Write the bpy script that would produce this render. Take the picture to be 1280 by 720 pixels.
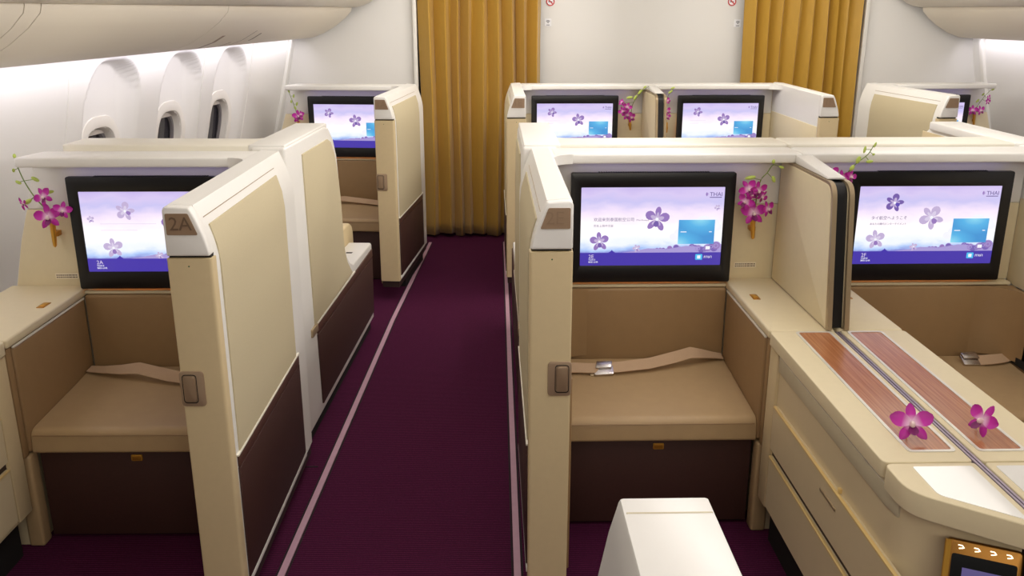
import bpy, bmesh, math, random
from mathutils import Matrix, Vector

random.seed(4)
for o in list(bpy.data.objects):
    bpy.data.objects.remove(o)
scene = bpy.context.scene
COL = scene.collection
R = math.radians

# ------------------------------------------------------------------ camera
F_PX, CAM_H = 1120.0, 1.72
VPX, VPY = 614.0, 13.0
PITCH = math.atan2(360 - VPY, F_PX)
YAW = math.atan((640 - VPX) / F_PX * math.cos(PITCH))
FW = Vector((math.sin(YAW) * math.cos(PITCH), math.cos(YAW) * math.cos(PITCH), -math.sin(PITCH)))
RT = Vector((math.cos(YAW), -math.sin(YAW), 0))
UP = RT.cross(FW)
CAM = Vector((0, 0, CAM_H))
cam_data = bpy.data.cameras.new('camera')
cam_data.sensor_width = 36.0
cam_data.lens = 36.0 * F_PX / 1280.0
cam_data.clip_start = 0.02
cam = bpy.data.objects.new('camera', cam_data)
COL.objects.link(cam)
cm = Matrix((RT, UP, -FW)).transposed().to_4x4()
cm.translation = CAM
cam.matrix_world = cm
scene.camera = cam

# ------------------------------------------------------------------ light
scene.view_settings.view_transform = 'Standard'
scene.view_settings.look = 'None'
scene.view_settings.gamma = 1.0
scene.view_settings.exposure = 0.08
try:
    scene.view_settings.use_curve_mapping = False
except Exception:
    pass
world = bpy.data.worlds.new('cabin_ambient')
scene.world = world
world.use_nodes = True
world.node_tree.nodes['Background'].inputs[0].default_value = (1.0, 0.95, 0.9, 1)
world.node_tree.nodes['Background'].inputs[1].default_value = 0.07


def area(name, loc, target, sx, sy, power, col):
    d = bpy.data.lights.new(name, 'AREA')
    d.shape = 'RECTANGLE'
    d.size, d.size_y = sx, sy
    d.energy = power
    d.color = col
    o = bpy.data.objects.new(name, d)
    COL.objects.link(o)
    o.location = loc
    v = (Vector(target) - Vector(loc)).normalized()
    o.rotation_euler = v.to_track_quat('-Z', 'Y').to_euler()
    return o


area('aisle_ceiling_light', (-0.25, 3.6, 2.28), (-0.25, 3.6001, 0), 0.5, 5.5, 17, (1.0, 0.95, 0.89))
area('aisle_ceiling_light', (2.45, 3.6, 2.28), (2.45, 3.6001, 0), 0.5, 5.5, 17, (1.0, 0.95, 0.89))
area('centre_ceiling_light', (1.1, 2.4, 2.30), (1.1, 2.4001, 0), 1.0, 4.0, 7, (1.0, 0.95, 0.90))
# ceiling light of the cabin aft of the camera
area('aft_ceiling_light', (0.4, -1.3, 2.25), (0.6, 3.0, 0.8), 2.6, 0.6, 36, (1.0, 0.91, 0.79))
# unseen fill lights, added to brighten bin undersides, side faces and the bulkhead
area('centre_side_fill', (0.95, 3.6, 1.98), (-1.6, 3.6001, 1.75), 5.6, 0.22, 36, (1.0, 0.95, 0.92))
area('centre_side_fill', (1.25, 3.6, 1.98), (3.8, 3.6001, 1.75), 5.6, 0.22, 24, (1.0, 0.95, 0.90))
area('bulkhead_fill', (1.1, 5.2, 2.24), (1.1, 7.06, 1.5), 4.0, 0.2, 16, (1.0, 0.95, 0.88))


# ------------------------------------------------------------------ helpers
def px(u, v, Y):
    r = FW * F_PX + RT * (u - 640) + UP * (360 - v)
    return CAM + r * (Y / r.y)


def pz(u, v, z):
    r = FW * F_PX + RT * (u - 640) + UP * (360 - v)
    return CAM + r * ((z - CAM_H) / r.z)


def lin(c):
    c /= 255.0
    return c / 12.92 if c <= 0.04045 else ((c + 0.055) / 1.055) ** 2.4


def rgb(r, g, b):
    return (lin(r), lin(g), lin(b), 1)


MATS = {}


def mat(name, col, rough=0.5, metal=0.0, noise=0.0, nscale=30, bump=0.0, bscale=200, emit=0, stretch=None, spec=0.5, coat=0.0):
    m = bpy.data.materials.new(name)
    m.use_nodes = True
    nt = m.node_tree
    b = nt.nodes['Principled BSDF']
    c = rgb(*col)
    b.inputs['Base Color'].default_value = c
    b.inputs['Roughness'].default_value = rough
    b.inputs['Metallic'].default_value = metal
    b.inputs['Specular IOR Level'].default_value = spec
    b.inputs['Coat Weight'].default_value = coat
    tc = nt.nodes.new('ShaderNodeTexCoord')
    src = tc.outputs['Object']
    if stretch:
        mp = nt.nodes.new('ShaderNodeMapping')
        mp.inputs['Scale'].default_value = stretch
        nt.links.new(src, mp.inputs[0])
        src = mp.outputs[0]
    if noise:
        n = nt.nodes.new('ShaderNodeTexNoise')
        n.inputs['Scale'].default_value = nscale
        n.inputs['Detail'].default_value = 4
        nt.links.new(src, n.inputs['Vector'])
        mx = nt.nodes.new('ShaderNodeMix')
        mx.data_type = 'RGBA'
        mx.inputs['A'].default_value = tuple(x * (1 - noise) for x in c[:3]) + (1,)
        mx.inputs['B'].default_value = tuple(min(1, x * (1 + noise)) for x in c[:3]) + (1,)
        nt.links.new(n.outputs['Fac'], mx.inputs['Factor'])
        nt.links.new(mx.outputs['Result'], b.inputs['Base Color'])
    if bump:
        n2 = nt.nodes.new('ShaderNodeTexNoise')
        n2.inputs['Scale'].default_value = bscale
        n2.inputs['Detail'].default_value = 3
        nt.links.new(src, n2.inputs['Vector'])
        bp = nt.nodes.new('ShaderNodeBump')
        bp.inputs['Strength'].default_value = bump
        bp.inputs['Distance'].default_value = 0.002
        nt.links.new(n2.outputs['Fac'], bp.inputs['Height'])
        nt.links.new(bp.outputs[0], b.inputs['Normal'])
    if emit:
        b.inputs['Emission Color'].default_value = c
        b.inputs['Emission Strength'].default_value = emit
    MATS[name] = m
    return m


mat('cream', (236, 231, 216), 0.38, noise=0.02, nscale=3)
mat('white', (234, 232, 226), 0.35, noise=0.02, nscale=3)
mat('wallwhite', (228, 226, 222), 0.55, noise=0.02, nscale=2)
mat('beige', (214, 194, 152), 0.5, noise=0.04, nscale=40, bump=0.12, bscale=500)
mat('beige_light', (226, 212, 176), 0.5, noise=0.03, nscale=40, bump=0.1, bscale=500)
mat('fabric_beige', (198, 185, 152), 0.8, noise=0.06, nscale=250, bump=0.2, bscale=700)
mat('tan', (154, 124, 86), 0.45, noise=0.06, nscale=25, bump=0.2, bscale=400)
mat('tan_light', (180, 152, 112), 0.45, noise=0.06, nscale=25, bump=0.2, bscale=400)
mat('drawer', (216, 199, 162), 0.4, noise=0.03, nscale=20)
mat('fascia', (206, 196, 166), 0.4, noise=0.03, nscale=20)
mat('edge_gold', (226, 196, 130), 0.35)
mat('brown', (66, 38, 32), 0.6, noise=0.15, nscale=120, bump=0.2, bscale=600)
mat('brown_strip', (84, 54, 44), 0.5, noise=0.1, nscale=80)
mat('plinth', (48, 30, 26), 0.6)
mat('black', (14, 13, 15), 0.35)
mat('black_gloss', (8, 8, 9), 0.12)
mat('dark_gap', (20, 17, 15), 0.8)
mat('bronze', (176, 156, 124), 0.35, metal=0.5)
mat('plaque', (150, 124, 98), 0.4, noise=0.08, nscale=60)
mat('plaque_ink', (108, 86, 66), 0.5)
mat('latch_plate', (162, 138, 112), 0.4, metal=0.15)
mat('latch_paddle', (150, 126, 100), 0.35, metal=0.2)
mat('gold', (222, 168, 70), 0.3, metal=0.6)
mat('gold_dark', (190, 134, 50), 0.3, metal=0.6)
mat('silver', (196, 190, 186), 0.25, metal=1.0)
mat('track', (168, 156, 172), 0.35, metal=0.5)
mat('inlay_edge', (226, 222, 212), 0.3, metal=0.2)
mat('led_lilac', (190, 170, 255), 0.5, emit=1.6)
mat('plaque_ink_faint', (142, 117, 92), 0.5)
mat('belt', (190, 160, 128), 0.8, noise=0.08, nscale=300, bump=0.3, bscale=900)
mat('stripe', (190, 150, 168), 0.6, noise=0.08, nscale=30)
mat('seam', (26, 12, 20), 0.9)
mat('white_gloss', (246, 245, 240), 0.1, coat=0.5)  # plain glossy white acrylic of the console insert, not lit
mat('green_led', (20, 70, 30), 0.4, emit=0.3)
mat('glow_warm', (255, 160, 80), 0.5, emit=2.2)
mat('icon_glow', (255, 235, 205), 0.5, emit=1.6)
mat('pane', (46, 44, 50), 0.08, spec=0.6)
mat('shade', (196, 190, 184), 0.6)
mat('window_liner', (232, 228, 220), 0.45)
mat('gasket', (120, 116, 118), 0.5)
mat('bin', (234, 226, 210), 0.5, noise=0.02, nscale=2)
mat('bin_door', (234, 228, 214), 0.45, noise=0.02, nscale=2)
mat('sticker', (244, 232, 206), 0.6)
mat('ink', (110, 92, 76), 0.7)
mat('sign_red', (196, 60, 60), 0.5)
mat('sign_grey', (120, 120, 124), 0.5)
mat('sign_white', (238, 238, 240), 0.5)
mat('remote_gold', (128, 88, 34), 0.35, metal=0.8)
mat('stem', (122, 150, 60), 0.5)
mat('bud', (186, 206, 96), 0.5)
mat('pollen', (240, 214, 214), 0.5)
mat('lip', (120, 8, 96), 0.45)


def petal_mat():
    m = bpy.data.materials.new('petal')
    m.use_nodes = True
    nt = m.node_tree
    b = nt.nodes['Principled BSDF']
    b.inputs['Roughness'].default_value = 0.5
    at = nt.nodes.new('ShaderNodeAttribute')
    at.attribute_name = 'reach'
    rp = nt.nodes.new('ShaderNodeValToRGB')
    rp.color_ramp.elements[0].color = rgb(245, 215, 235)
    rp.color_ramp.elements[0].position = 0.05
    rp.color_ramp.elements[1].color = rgb(200, 30, 168)
    rp.color_ramp.elements[1].position = 0.45
    e = rp.color_ramp.elements.new(1.0)
    e.color = rgb(170, 12, 140)
    nt.links.new(at.outputs['Fac'], rp.inputs[0])
    nt.links.new(rp.outputs[0], b.inputs['Base Color'])
    b.inputs['Subsurface Weight'].default_value = 0.0
    MATS['petal'] = m


petal_mat()


def wood_mat(name, c1, c2):
    m = bpy.data.materials.new(name)
    m.use_nodes = True
    nt = m.node_tree
    b = nt.nodes['Principled BSDF']
    b.inputs['Roughness'].default_value = 0.25
    tc = nt.nodes.new('ShaderNodeTexCoord')
    mp = nt.nodes.new('ShaderNodeMapping')
    mp.inputs['Scale'].default_value = (120, 3, 20)
    n = nt.nodes.new('ShaderNodeTexNoise')
    n.inputs['Scale'].default_value = 1.5
    n.inputs['Detail'].default_value = 6
    rp = nt.nodes.new('ShaderNodeValToRGB')
    rp.color_ramp.elements[0].color = rgb(*c1)
    rp.color_ramp.elements[0].position = 0.3
    rp.color_ramp.elements[1].color = rgb(*c2)
    rp.color_ramp.elements[1].position = 0.7
    nt.links.new(tc.outputs['Object'], mp.inputs[0])
    nt.links.new(mp.outputs[0], n.inputs['Vector'])
    nt.links.new(n.outputs['Fac'], rp.inputs[0])
    nt.links.new(rp.outputs[0], b.inputs['Base Color'])
    MATS[name] = m


wood_mat('wood', (150, 88, 52), (192, 130, 86))


def carpet_mat():
    m = bpy.data.materials.new('carpet')
    m.use_nodes = True
    nt = m.node_tree
    b = nt.nodes['Principled BSDF']
    b.inputs['Roughness'].default_value = 0.95
    b.inputs['Specular IOR Level'].default_value = 0.1
    tc = nt.nodes.new('ShaderNodeTexCoord')
    w = nt.nodes.new('ShaderNodeTexWave')
    w.bands_direction = 'Y'
    w.inputs['Scale'].default_value = 28
    w.inputs['Distortion'].default_value = 1.5
    w.inputs['Detail'].default_value = 2
    n = nt.nodes.new('ShaderNodeTexNoise')
    n.inputs['Scale'].default_value = 220
    mul = nt.nodes.new('ShaderNodeMath')
    mul.operation = 'MULTIPLY'
    nt.links.new(tc.outputs['Object'], w.inputs['Vector'])
    nt.links.new(tc.outputs['Object'], n.inputs['Vector'])
    nt.links.new(w.outputs['Fac'], mul.inputs[0])
    nt.links.new(n.outputs['Fac'], mul.inputs[1])
    rp = nt.nodes.new('ShaderNodeValToRGB')
    rp.color_ramp.elements[0].color = rgb(56, 17, 41)
    rp.color_ramp.elements[1].color = rgb(106, 35, 78)
    nt.links.new(mul.outputs[0], rp.inputs[0])
    nt.links.new(rp.outputs[0], b.inputs['Base Color'])
    bp = nt.nodes.new('ShaderNodeBump')
    bp.inputs['Strength'].default_value = 0.4
    bp.inputs['Distance'].default_value = 0.003
    nt.links.new(mul.outputs[0], bp.inputs['Height'])
    nt.links.new(bp.outputs[0], b.inputs['Normal'])
    MATS['carpet'] = m


carpet_mat()


def curtain_mat():
    m = mat('curtain', (184, 142, 44), 0.5, noise=0.08, nscale=60, bump=0.15, bscale=250, stretch=(1, 1, .2))
    m.node_tree.nodes['Principled BSDF'].inputs['Sheen Weight'].default_value = 0.3


curtain_mat()


def screen_mat():
    m = bpy.data.materials.new('screen_picture')
    m.use_nodes = True
    nt = m.node_tree
    b = nt.nodes['Principled BSDF']
    b.inputs['Base Color'].default_value = (0.01, 0.01, 0.01, 1)
    b.inputs['Roughness'].default_value = 0.3
    tc = nt.nodes.new('ShaderNodeTexCoord')
    sp = nt.nodes.new('ShaderNodeSeparateXYZ')
    nt.links.new(tc.outputs['Generated'], sp.inputs[0])
    mp = nt.nodes.new('ShaderNodeMapping')
    mp.inputs['Scale'].default_value = (2.2, 0, 3.0)
    nt.links.new(tc.outputs['Generated'], mp.inputs[0])
    n = nt.nodes.new('ShaderNodeTexNoise')
    n.inputs['Scale'].default_value = 1.6
    n.inputs['Detail'].default_value = 5
    nt.links.new(mp.outputs[0], n.inputs['Vector'])
    # height perturbed by cloud noise
    a = nt.nodes.new('ShaderNodeMath')
    a.operation = 'MULTIPLY_ADD'
    a.inputs[1].default_value = 0.30
    nt.links.new(n.outputs['Fac'], a.inputs[0])
    s = nt.nodes.new('ShaderNodeMath')
    s.operation = 'SUBTRACT'
    s.inputs[1].default_value = 0.15
    nt.links.new(sp.outputs['Z'], s.inputs[0])
    nt.links.new(s.outputs[0], a.inputs[2])
    rp = nt.nodes.new('ShaderNodeValToRGB')
    cr = rp.color_ramp
    cr.elements[0].position = 0.16
    cr.elements[0].color = rgb(130, 130, 205)
    cr.elements[1].position = 1.0
    cr.elements[1].color = rgb(194, 178, 228)
    for p, c in ((0.20, (170, 196, 240)), (0.27, (232, 238, 252)), (0.42, (250, 249, 252)), (0.56, (252, 242, 246)), (0.70, (234, 218, 242)), (0.82, (196, 190, 234)), (0.9, (208, 194, 234))):
        e = cr.elements.new(p)
        e.color = rgb(*c)
    nt.links.new(a.outputs[0], rp.inputs[0])
    nt.links.new(rp.outputs[0], b.inputs['Emission Color'])
    b.inputs['Emission Strength'].default_value = 1.05
    MATS['screen_picture'] = m


screen_mat()


def glow(name, col, s=0.95):
    m = bpy.data.materials.new(name)
    m.use_nodes = True
    b = m.node_tree.nodes['Principled BSDF']
    b.inputs['Base Color'].default_value = (0.01, 0.01, 0.01, 1)
    b.inputs['Roughness'].default_value = 0.3
    b.inputs['Emission Color'].default_value = rgb(*col)
    b.inputs['Emission Strength'].default_value = s
    MATS[name] = m


glow('scr_band', (72, 56, 170))
glow('scr_band2', (96, 74, 178))
glow('scr_purple', (150, 120, 188))
glow('scr_purple2', (118, 94, 170))
glow('scr_lilac', (196, 178, 216))
glow('scr_pale', (218, 206, 232))
glow('scr_text', (104, 90, 134))
glow('scr_logo', (92, 74, 140))
glow('scr_white', (246, 246, 255))
glow('scr_card', (70, 158, 222))


def card_gradient():
    nt = MATS['scr_card'].node_tree
    b = nt.nodes['Principled BSDF']
    tc = nt.nodes.new('ShaderNodeTexCoord')
    outs = []
    for p in ((0.6, 0.5, 1.05), (0.0, 0.5, 0.0)):
        sb = nt.nodes.new('ShaderNodeVectorMath')
        sb.operation = 'DISTANCE'
        sb.inputs[1].default_value = p
        mpn = nt.nodes.new('ShaderNodeVectorMath')
        mpn.operation = 'MULTIPLY_ADD'
        mpn.inputs[1].default_value = (1, 0, 1)
        mpn.inputs[2].default_value = (0, 0.5, 0)
        nt.links.new(tc.outputs['Generated'], mpn.inputs[0])
        nt.links.new(mpn.outputs[0], sb.inputs[0])
        outs.append(sb.outputs['Value'])
    mn = nt.nodes.new('ShaderNodeMath')
    mn.operation = 'MINIMUM'
    nt.links.new(outs[0], mn.inputs[0])
    nt.links.new(outs[1], mn.inputs[1])
    rp = nt.nodes.new('ShaderNodeValToRGB')
    rp.color_ramp.elements[0].color = rgb(150, 224, 246)
    rp.color_ramp.elements[1].position = 0.75
    rp.color_ramp.elements[1].color = rgb(70, 150, 214)
    e = rp.color_ramp.elements.new(0.35)
    e.color = rgb(88, 180, 232)
    nt.links.new(mn.outputs[0], rp.inputs[0])
    nt.links.new(rp.outputs[0], b.inputs['Emission Color'])


card_gradient()
glow('scr_card2', (112, 196, 236))
glow('scr_icon', (80, 190, 240))
glow('scr_swirl', (122, 100, 180))
glow('scr_swirl2', (170, 156, 214))

I4 = Matrix.Identity(4)
MIR = Matrix.Diagonal((-1, 1, 1, 1))


def T(x, y, z=0):
    return Matrix.Translation((x, y, z))


def RZ(a):
    return Matrix.Rotation(a, 4, 'Z')


class MB:
    def __init__(self):
        self.v, self.f = [], []

    def raw(self, v, f):
        n = len(self.v)
        self.v += [Vector(p) for p in v]
        self.f += [tuple(i + n for i in q) for q in f]
        return self

    def box(self, x0, x1, y0, y1, z0, z1):
        v = [(x0, y0, z0), (x1, y0, z0), (x1, y1, z0), (x0, y1, z0), (x0, y0, z1), (x1, y0, z1), (x1, y1, z1), (x0, y1, z1)]
        return self.raw(v, [(3, 2, 1, 0), (4, 5, 6, 7), (0, 1, 5, 4), (1, 2, 6, 5), (2, 3, 7, 6), (3, 0, 4, 7)])

    def prism(self, pts, axis, a, b):
        def mk(p, q, t):
            return {'x': (t, p, q), 'y': (p, t, q), 'z': (p, q, t)}[axis]
        n = len(pts)
        v = [mk(p, q, a) for p, q in pts] + [mk(p, q, b) for p, q in pts]
        f = [tuple(range(n - 1, -1, -1)), tuple(range(n, 2 * n))]
        f += [(i, (i + 1) % n, n + (i + 1) % n, n + i) for i in range(n)]
        return self.raw(v, f)

    def ring(self, outer, inner, axis, a, b):
        def mk(p, q, t):
            return {'x': (t, p, q), 'y': (p, t, q), 'z': (p, q, t)}[axis]
        n = len(outer)
        v = [mk(p, q, t) for t in (a, b) for pts in (outer, inner) for p, q in pts]
        f = []
        for i in range(n):
            j = (i + 1) % n
            f += [(i, j, n + j, n + i), (2 * n + j, 2 * n + i, 3 * n + i, 3 * n + j), (j, i, 2 * n + i, 2 * n + j), (n + i, n + j, 3 * n + j, 3 * n + i)]
        return self.raw(v, f)

    def tube(self, path, r, n=8, taper=None):
        path = [Vector(p) for p in path]
        rings = []
        for i, p in enumerate(path):
            d = (path[min(i + 1, len(path) - 1)] - path[max(i - 1, 0)]).normalized()
            h = Vector((0, 0, 1)) if abs(d.z) < 0.9 else Vector((1, 0, 0))
            a = d.cross(h).normalized()
            b = a.cross(d)
            rr = r if taper is None else r + (taper - r) * i / (len(path) - 1)
            rings.append([p + (a * math.cos(t) + b * math.sin(t)) * rr for t in [2 * math.pi * k / n for k in range(n)]])
        v = [q for g in rings for q in g]
        f = []
        for i in range(len(path) - 1):
            for k in range(n):
                f.append((i * n + k, i * n + (k + 1) % n, (i + 1) * n + (k + 1) % n, (i + 1) * n + k))
        f += [tuple(range(n - 1, -1, -1)), tuple(range(len(v) - n, len(v)))]
        return self.raw(v, f)

    def ball(self, c, rx, ry, rz, n=8, m=6, rot=None):
        v, f = [], []
        for i in range(m + 1):
            th = math.pi * i / m
            for k in range(n):
                ph = 2 * math.pi * k / n
                p = Vector((rx * math.sin(th) * math.cos(ph), ry * math.sin(th) * math.sin(ph), rz * math.cos(th)))
                if rot:
                    p = rot @ p
                v.append(Vector(c) + p)
        for i in range(m):
            for k in range(n):
                f.append((i * n + k, i * n + (k + 1) % n, (i + 1) * n + (k + 1) % n, (i + 1) * n + k))
        return self.raw(v, f)

    def grid(self, P, nu, nv):
        v = [P(i / nu, j / nv) for j in range(nv + 1) for i in range(nu + 1)]
        f = [(j * (nu + 1) + i, j * (nu + 1) + i + 1, (j + 1) * (nu + 1) + i + 1, (j + 1) * (nu + 1) + i) for j in range(nv) for i in range(nu)]
        return self.raw(v, f)

    def build(self, name, m, parent=None, M=I4, bevel=0, seg=2, label=None, attr=None, sharp=35, merge=0, close=True):
        bm = bmesh.new()
        vs = [bm.verts.new(p) for p in self.v]
        for q in self.f:
            try:
                bm.faces.new([vs[i] for i in q])
            except ValueError:
                pass
        if merge:
            bmesh.ops.remove_doubles(bm, verts=bm.verts, dist=merge)
        if close:
            bmesh.ops.recalc_face_normals(bm, faces=bm.faces)
        if bevel:
            bm.normal_update()
            ed = [e for e in bm.edges if len(e.link_faces) == 2 and e.calc_face_angle(0) > R(28)]
            bmesh.ops.bevel(bm, geom=ed, offset=bevel, segments=seg, profile=0.5, affect='EDGES', clamp_overlap=True)
        bm.transform(M)
        if M.determinant() < 0:
            bmesh.ops.reverse_faces(bm, faces=bm.faces)
        base = Vector((0, 0, 0))
        if parent is not None:
            base = wloc(parent)
        else:
            xs = [v.co for v in bm.verts]
            lo = Vector((min(p.x for p in xs), min(p.y for p in xs), min(p.z for p in xs)))
            hi = Vector((max(p.x for p in xs), max(p.y for p in xs), max(p.z for p in xs)))
            base = Vector(((lo.x + hi.x) / 2, (lo.y + hi.y) / 2, lo.z))
        bm.transform(Matrix.Translation(-base))
        me = bpy.data.meshes.new(name)
        bm.to_mesh(me)
        bm.free()
        if attr:
            a = me.attributes.new('reach', 'FLOAT', 'POINT')
            for i, x in enumerate(attr):
                a.data[i].value = x
        me.materials.append(MATS[m])
        me.shade_smooth()
        me.set_sharp_from_angle(angle=R(sharp))
        o = bpy.data.objects.new(name, me)
        COL.objects.link(o)
        if parent is not None:
            o.parent = parent
        else:
            o.location = base
        WL[o.name] = base
        if label:
            o['label'] = label
        return o


WL = {}


def wloc(o):
    return WL[o.name]


def thing(name, label, cat, loc, group=None, kind=None):
    o = bpy.data.objects.new(name, None)
    COL.objects.link(o)
    o.empty_display_size = 0.05
    o.location = loc
    WL[o.name] = Vector(loc)
    o['label'] = label
    o['category'] = cat
    if group:
        o['group'] = group
    if kind:
        o['kind'] = kind
    return o


def tag(o, label, cat, group=None, kind=None):
    o['label'] = label
    o['category'] = cat
    if group:
        o['group'] = group
    if kind:
        o['kind'] = kind
    return o


def rpoly(pts, r, n=5):
    """rounded polygon; r a number or one radius per corner"""
    out = []
    k = len(pts)
    for i in range(k):
        ri = r[i] if isinstance(r, (list, tuple)) else r
        p = Vector(pts[i])
        if ri <= 0:
            out.append((p.x, p.y))
            continue
        a = (Vector(pts[i - 1]) - p)
        b = (Vector(pts[(i + 1) % k]) - p)
        ri = min(ri, a.length * 0.49, b.length * 0.49)
        a, b = p + a.normalized() * ri, p + b.normalized() * ri
        for j in range(n + 1):
            t = j / n
            q = a * (1 - t) ** 2 + p * 2 * t * (1 - t) + b * t * t
            out.append((q.x, q.y))
    return out


def rect(x0, x1, z0, z1):
    return [(x0, z0), (x1, z0), (x1, z1), (x0, z1)]


def text_mesh(body, size, name, m, parent, M, align='LEFT', shear=0):
    cu = bpy.data.curves.new('lettering', 'FONT')
    cu.body = body
    cu.size = size
    cu.align_x = align
    cu.resolution_u = 2
    cu.shear = shear
    cu.extrude = 0.0002
    ob = bpy.data.objects.new('lettering', cu)
    COL.objects.link(ob)
    dg = bpy.context.evaluated_depsgraph_get()
    me = bpy.data.meshes.new_from_object(ob.evaluated_get(dg))
    bpy.data.objects.remove(ob)
    bpy.data.curves.remove(cu)
    # text lies in local xy; stand it up facing -Y
    me.transform(M @ Matrix.Rotation(R(90), 4, 'X'))
    me.transform(Matrix.Translation(-wloc(parent)))
    me.materials.clear()
    me.materials.append(MATS[m])
    me.name = name
    o = bpy.data.objects.new(name, me)
    COL.objects.link(o)
    o.parent = parent
    WL[o.name] = wloc(parent)
    return o


# ------------------------------------------------------------------ layout
XC = 1.095          # centre line of the cabin
PIV = (0.885, 3.2)  # monitor corner in suite coordinates
M_2E = I4
M_2F = T(2 * XC, 0) @ MIR
M_1E = T(-0.012, 3.06)
M_1F = T(2 * XC - 0.02, 3.06) @ MIR
M_2A = T(-1.505, 3.16) @ RZ(R(-0.6)) @ MIR @ T(-PIV[0], -PIV[1])
M_1A = T(-1.26, 6.26) @ RZ(R(-6)) @ MIR @ T(-PIV[0], -PIV[1])
M_1K = T(3.335, 6.28) @ RZ(R(6)) @ T(-PIV[0], -PIV[1])
S_1E = I4
S_1F = T(2 * XC, 0) @ MIR
S_1A = T(-0.735, 3.4) @ RZ(R(-2.9)) @ MIR @ T(-0.10, -3.4)
S_2E = T(0.0, -3.10)


def struct(name, mb, m, **k):
    o = mb.build(name, m, **k)
    o['kind'] = 'structure'
    return o


# ------------------------------------------------------------------ cabin shell
def wall_off(z):
    t = max(0.0, min(1.0, (1.52 - z) / 0.72))
    return 0.165 * (t ** 1.15) if z > 0.8 else 0.165 + 0.10 * math.sin(min(1, (0.8 - z) / 0.8) * math.pi) * 0.6


def wall_x(Y, z):
    return -(1.475 + 0.108 * (7 - Y)) - wall_off(z)


WINS = [(4.38, 0.965), (5.12, 0.965), (5.82, 0.965)]
WW, WH = 0.150, 0.215


def smooth(a, b, x):
    t = max(0.0, min(1.0, (x - a) / (b - a)))
    return t * t * (3 - 2 * t)


def recess(Y, z):
    d = 0.0
    for yc, zc in WINS:
        e = abs(Y - yc)
        if e > 0.3:
            continue
        # arch-topped pocket: deepest under its brow, fading towards the window
        side = 1 - smooth(0.16, 0.27, e)
        top = 1.505 - 0.10 * (e / 0.22) ** 4
        brow = 1 - smooth(top - 0.03, top, z)
        d = max(d, side * brow * (0.04 + 0.05 * smooth(1.0, 1.45, z)))
    return d


def in_win(Y, z, yc, zc, k=1.0):
    return (abs(Y - yc) / (WW * k)) ** 3 + (abs(z - zc) / (WH * k)) ** 3 < 1


def sidewall(name, mirror):
    b = MB()
    y0, y1, n, mz = 1.2, 7.1, 380, 130
    zs = [0.0, 0.2, 0.4, 0.55, 0.7] + [0.72 + (1.62 - 0.72) * j / (mz - 5) for j in range(mz - 4)]
    v = []
    for z in zs:
        for i in range(n + 1):
            Y = y0 + (y1 - y0) * i / n
            x = wall_x(Y, z) - recess(Y, z)
            v.append((2 * XC - x if mirror else x, Y, z))
    f = []
    for j in range(len(zs) - 1):
        for i in range(n):
            Y = y0 + (y1 - y0) * (i + 0.5) / n
            z = (zs[j] + zs[j + 1]) / 2
            if any(in_win(Y, z, a, c) for a, c in WINS):
                continue
            f.append((j * (n + 1) + i, j * (n + 1) + i + 1, (j + 1) * (n + 1) + i + 1, (j + 1) * (n + 1) + i))
    b.raw(v, f)
    return struct(name, b, 'wallwhite', close=False, sharp=60)


def oval(yc, zc, a, h, n=36):
    out = []
    for k in range(n):
        t = 2 * math.pi * k / n
        c, s = math.cos(t), math.sin(t)
        out.append((yc + a * math.copysign(abs(c) ** (2 / 3), c), zc + h * math.copysign(abs(s) ** (2 / 3), s)))
    return out


def window(idx, yc, zc, mirror):
    def X(Y, z, d):
        x = wall_x(Y, z) - recess(Y, z) + d
        return 2 * XC - x if mirror else x

    def loft(rings):
        b = MB()
        n = len(rings[0])
        v = [p for r in rings for p in r]
        f = [(i * n + k, i * n + (k + 1) % n, (i + 1) * n + (k + 1) % n, (i + 1) * n + k) for i in range(len(rings) - 1) for k in range(n)]
        return b.raw(v, f)

    def ov(k, d):
        return [(X(Y, z, d), Y, z) for Y, z in oval(yc, zc, WW * k, WH * k)]
    base = (X(yc, zc, 0), yc, zc - WH)
    w = thing('window_%d' % idx, ['oval cabin window just ahead of the nearest orchid spray, mostly behind the white rail', 'oval cabin window between two other windows, shade nearly open', 'oval cabin window closest to the front bulkhead'][(idx - 1) % 3] if not mirror else 'oval cabin window in the sidewall beyond the second gold curtain', 'window', base, kind='structure', group='windows of the far sidewall' if mirror else None)
    loft([ov(1.27, 0.000), ov(1.26, 0.005), ov(1.08, 0.008), ov(1.02, 0.004)]).build('window_liner', 'window_liner', w, close=False)
    loft([ov(1.02, 0.006), ov(0.98, -0.012), ov(0.97, -0.05)]).build('window_frame', 'window_liner', w, close=False)
    loft([ov(0.97, -0.035), ov(0.90, -0.037), ov(0.88, -0.05)]).build('gasket', 'gasket', w, close=False)
    b = MB()
    o = oval(yc, zc, WW * 0.98, WH * 0.98)
    b.raw([(X(Y, z, -0.052), Y, z) for Y, z in o], [tuple(range(len(o)))])
    b.build('pane', 'pane', w, close=False)
    # pulled-up shade covering the top of the pane
    cut = zc + WH * 0.84
    o2 = [(Y, max(z, cut)) for Y, z in oval(yc, zc, WW * 0.96, WH * 0.96)]
    b = MB()
    n = len(o2)
    b.raw([(X(Y, z, -0.036), Y, z) for Y, z in o2] + [(X(Y, z, -0.030), Y, z) for Y, z in o2],
          [tuple(range(n)), tuple(range(2 * n - 1, n - 1, -1))] + [(k, (k + 1) % n, n + (k + 1) % n, n + k) for k in range(n)])
    b.build('shade', 'shade', w, merge=0.0005)


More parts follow.
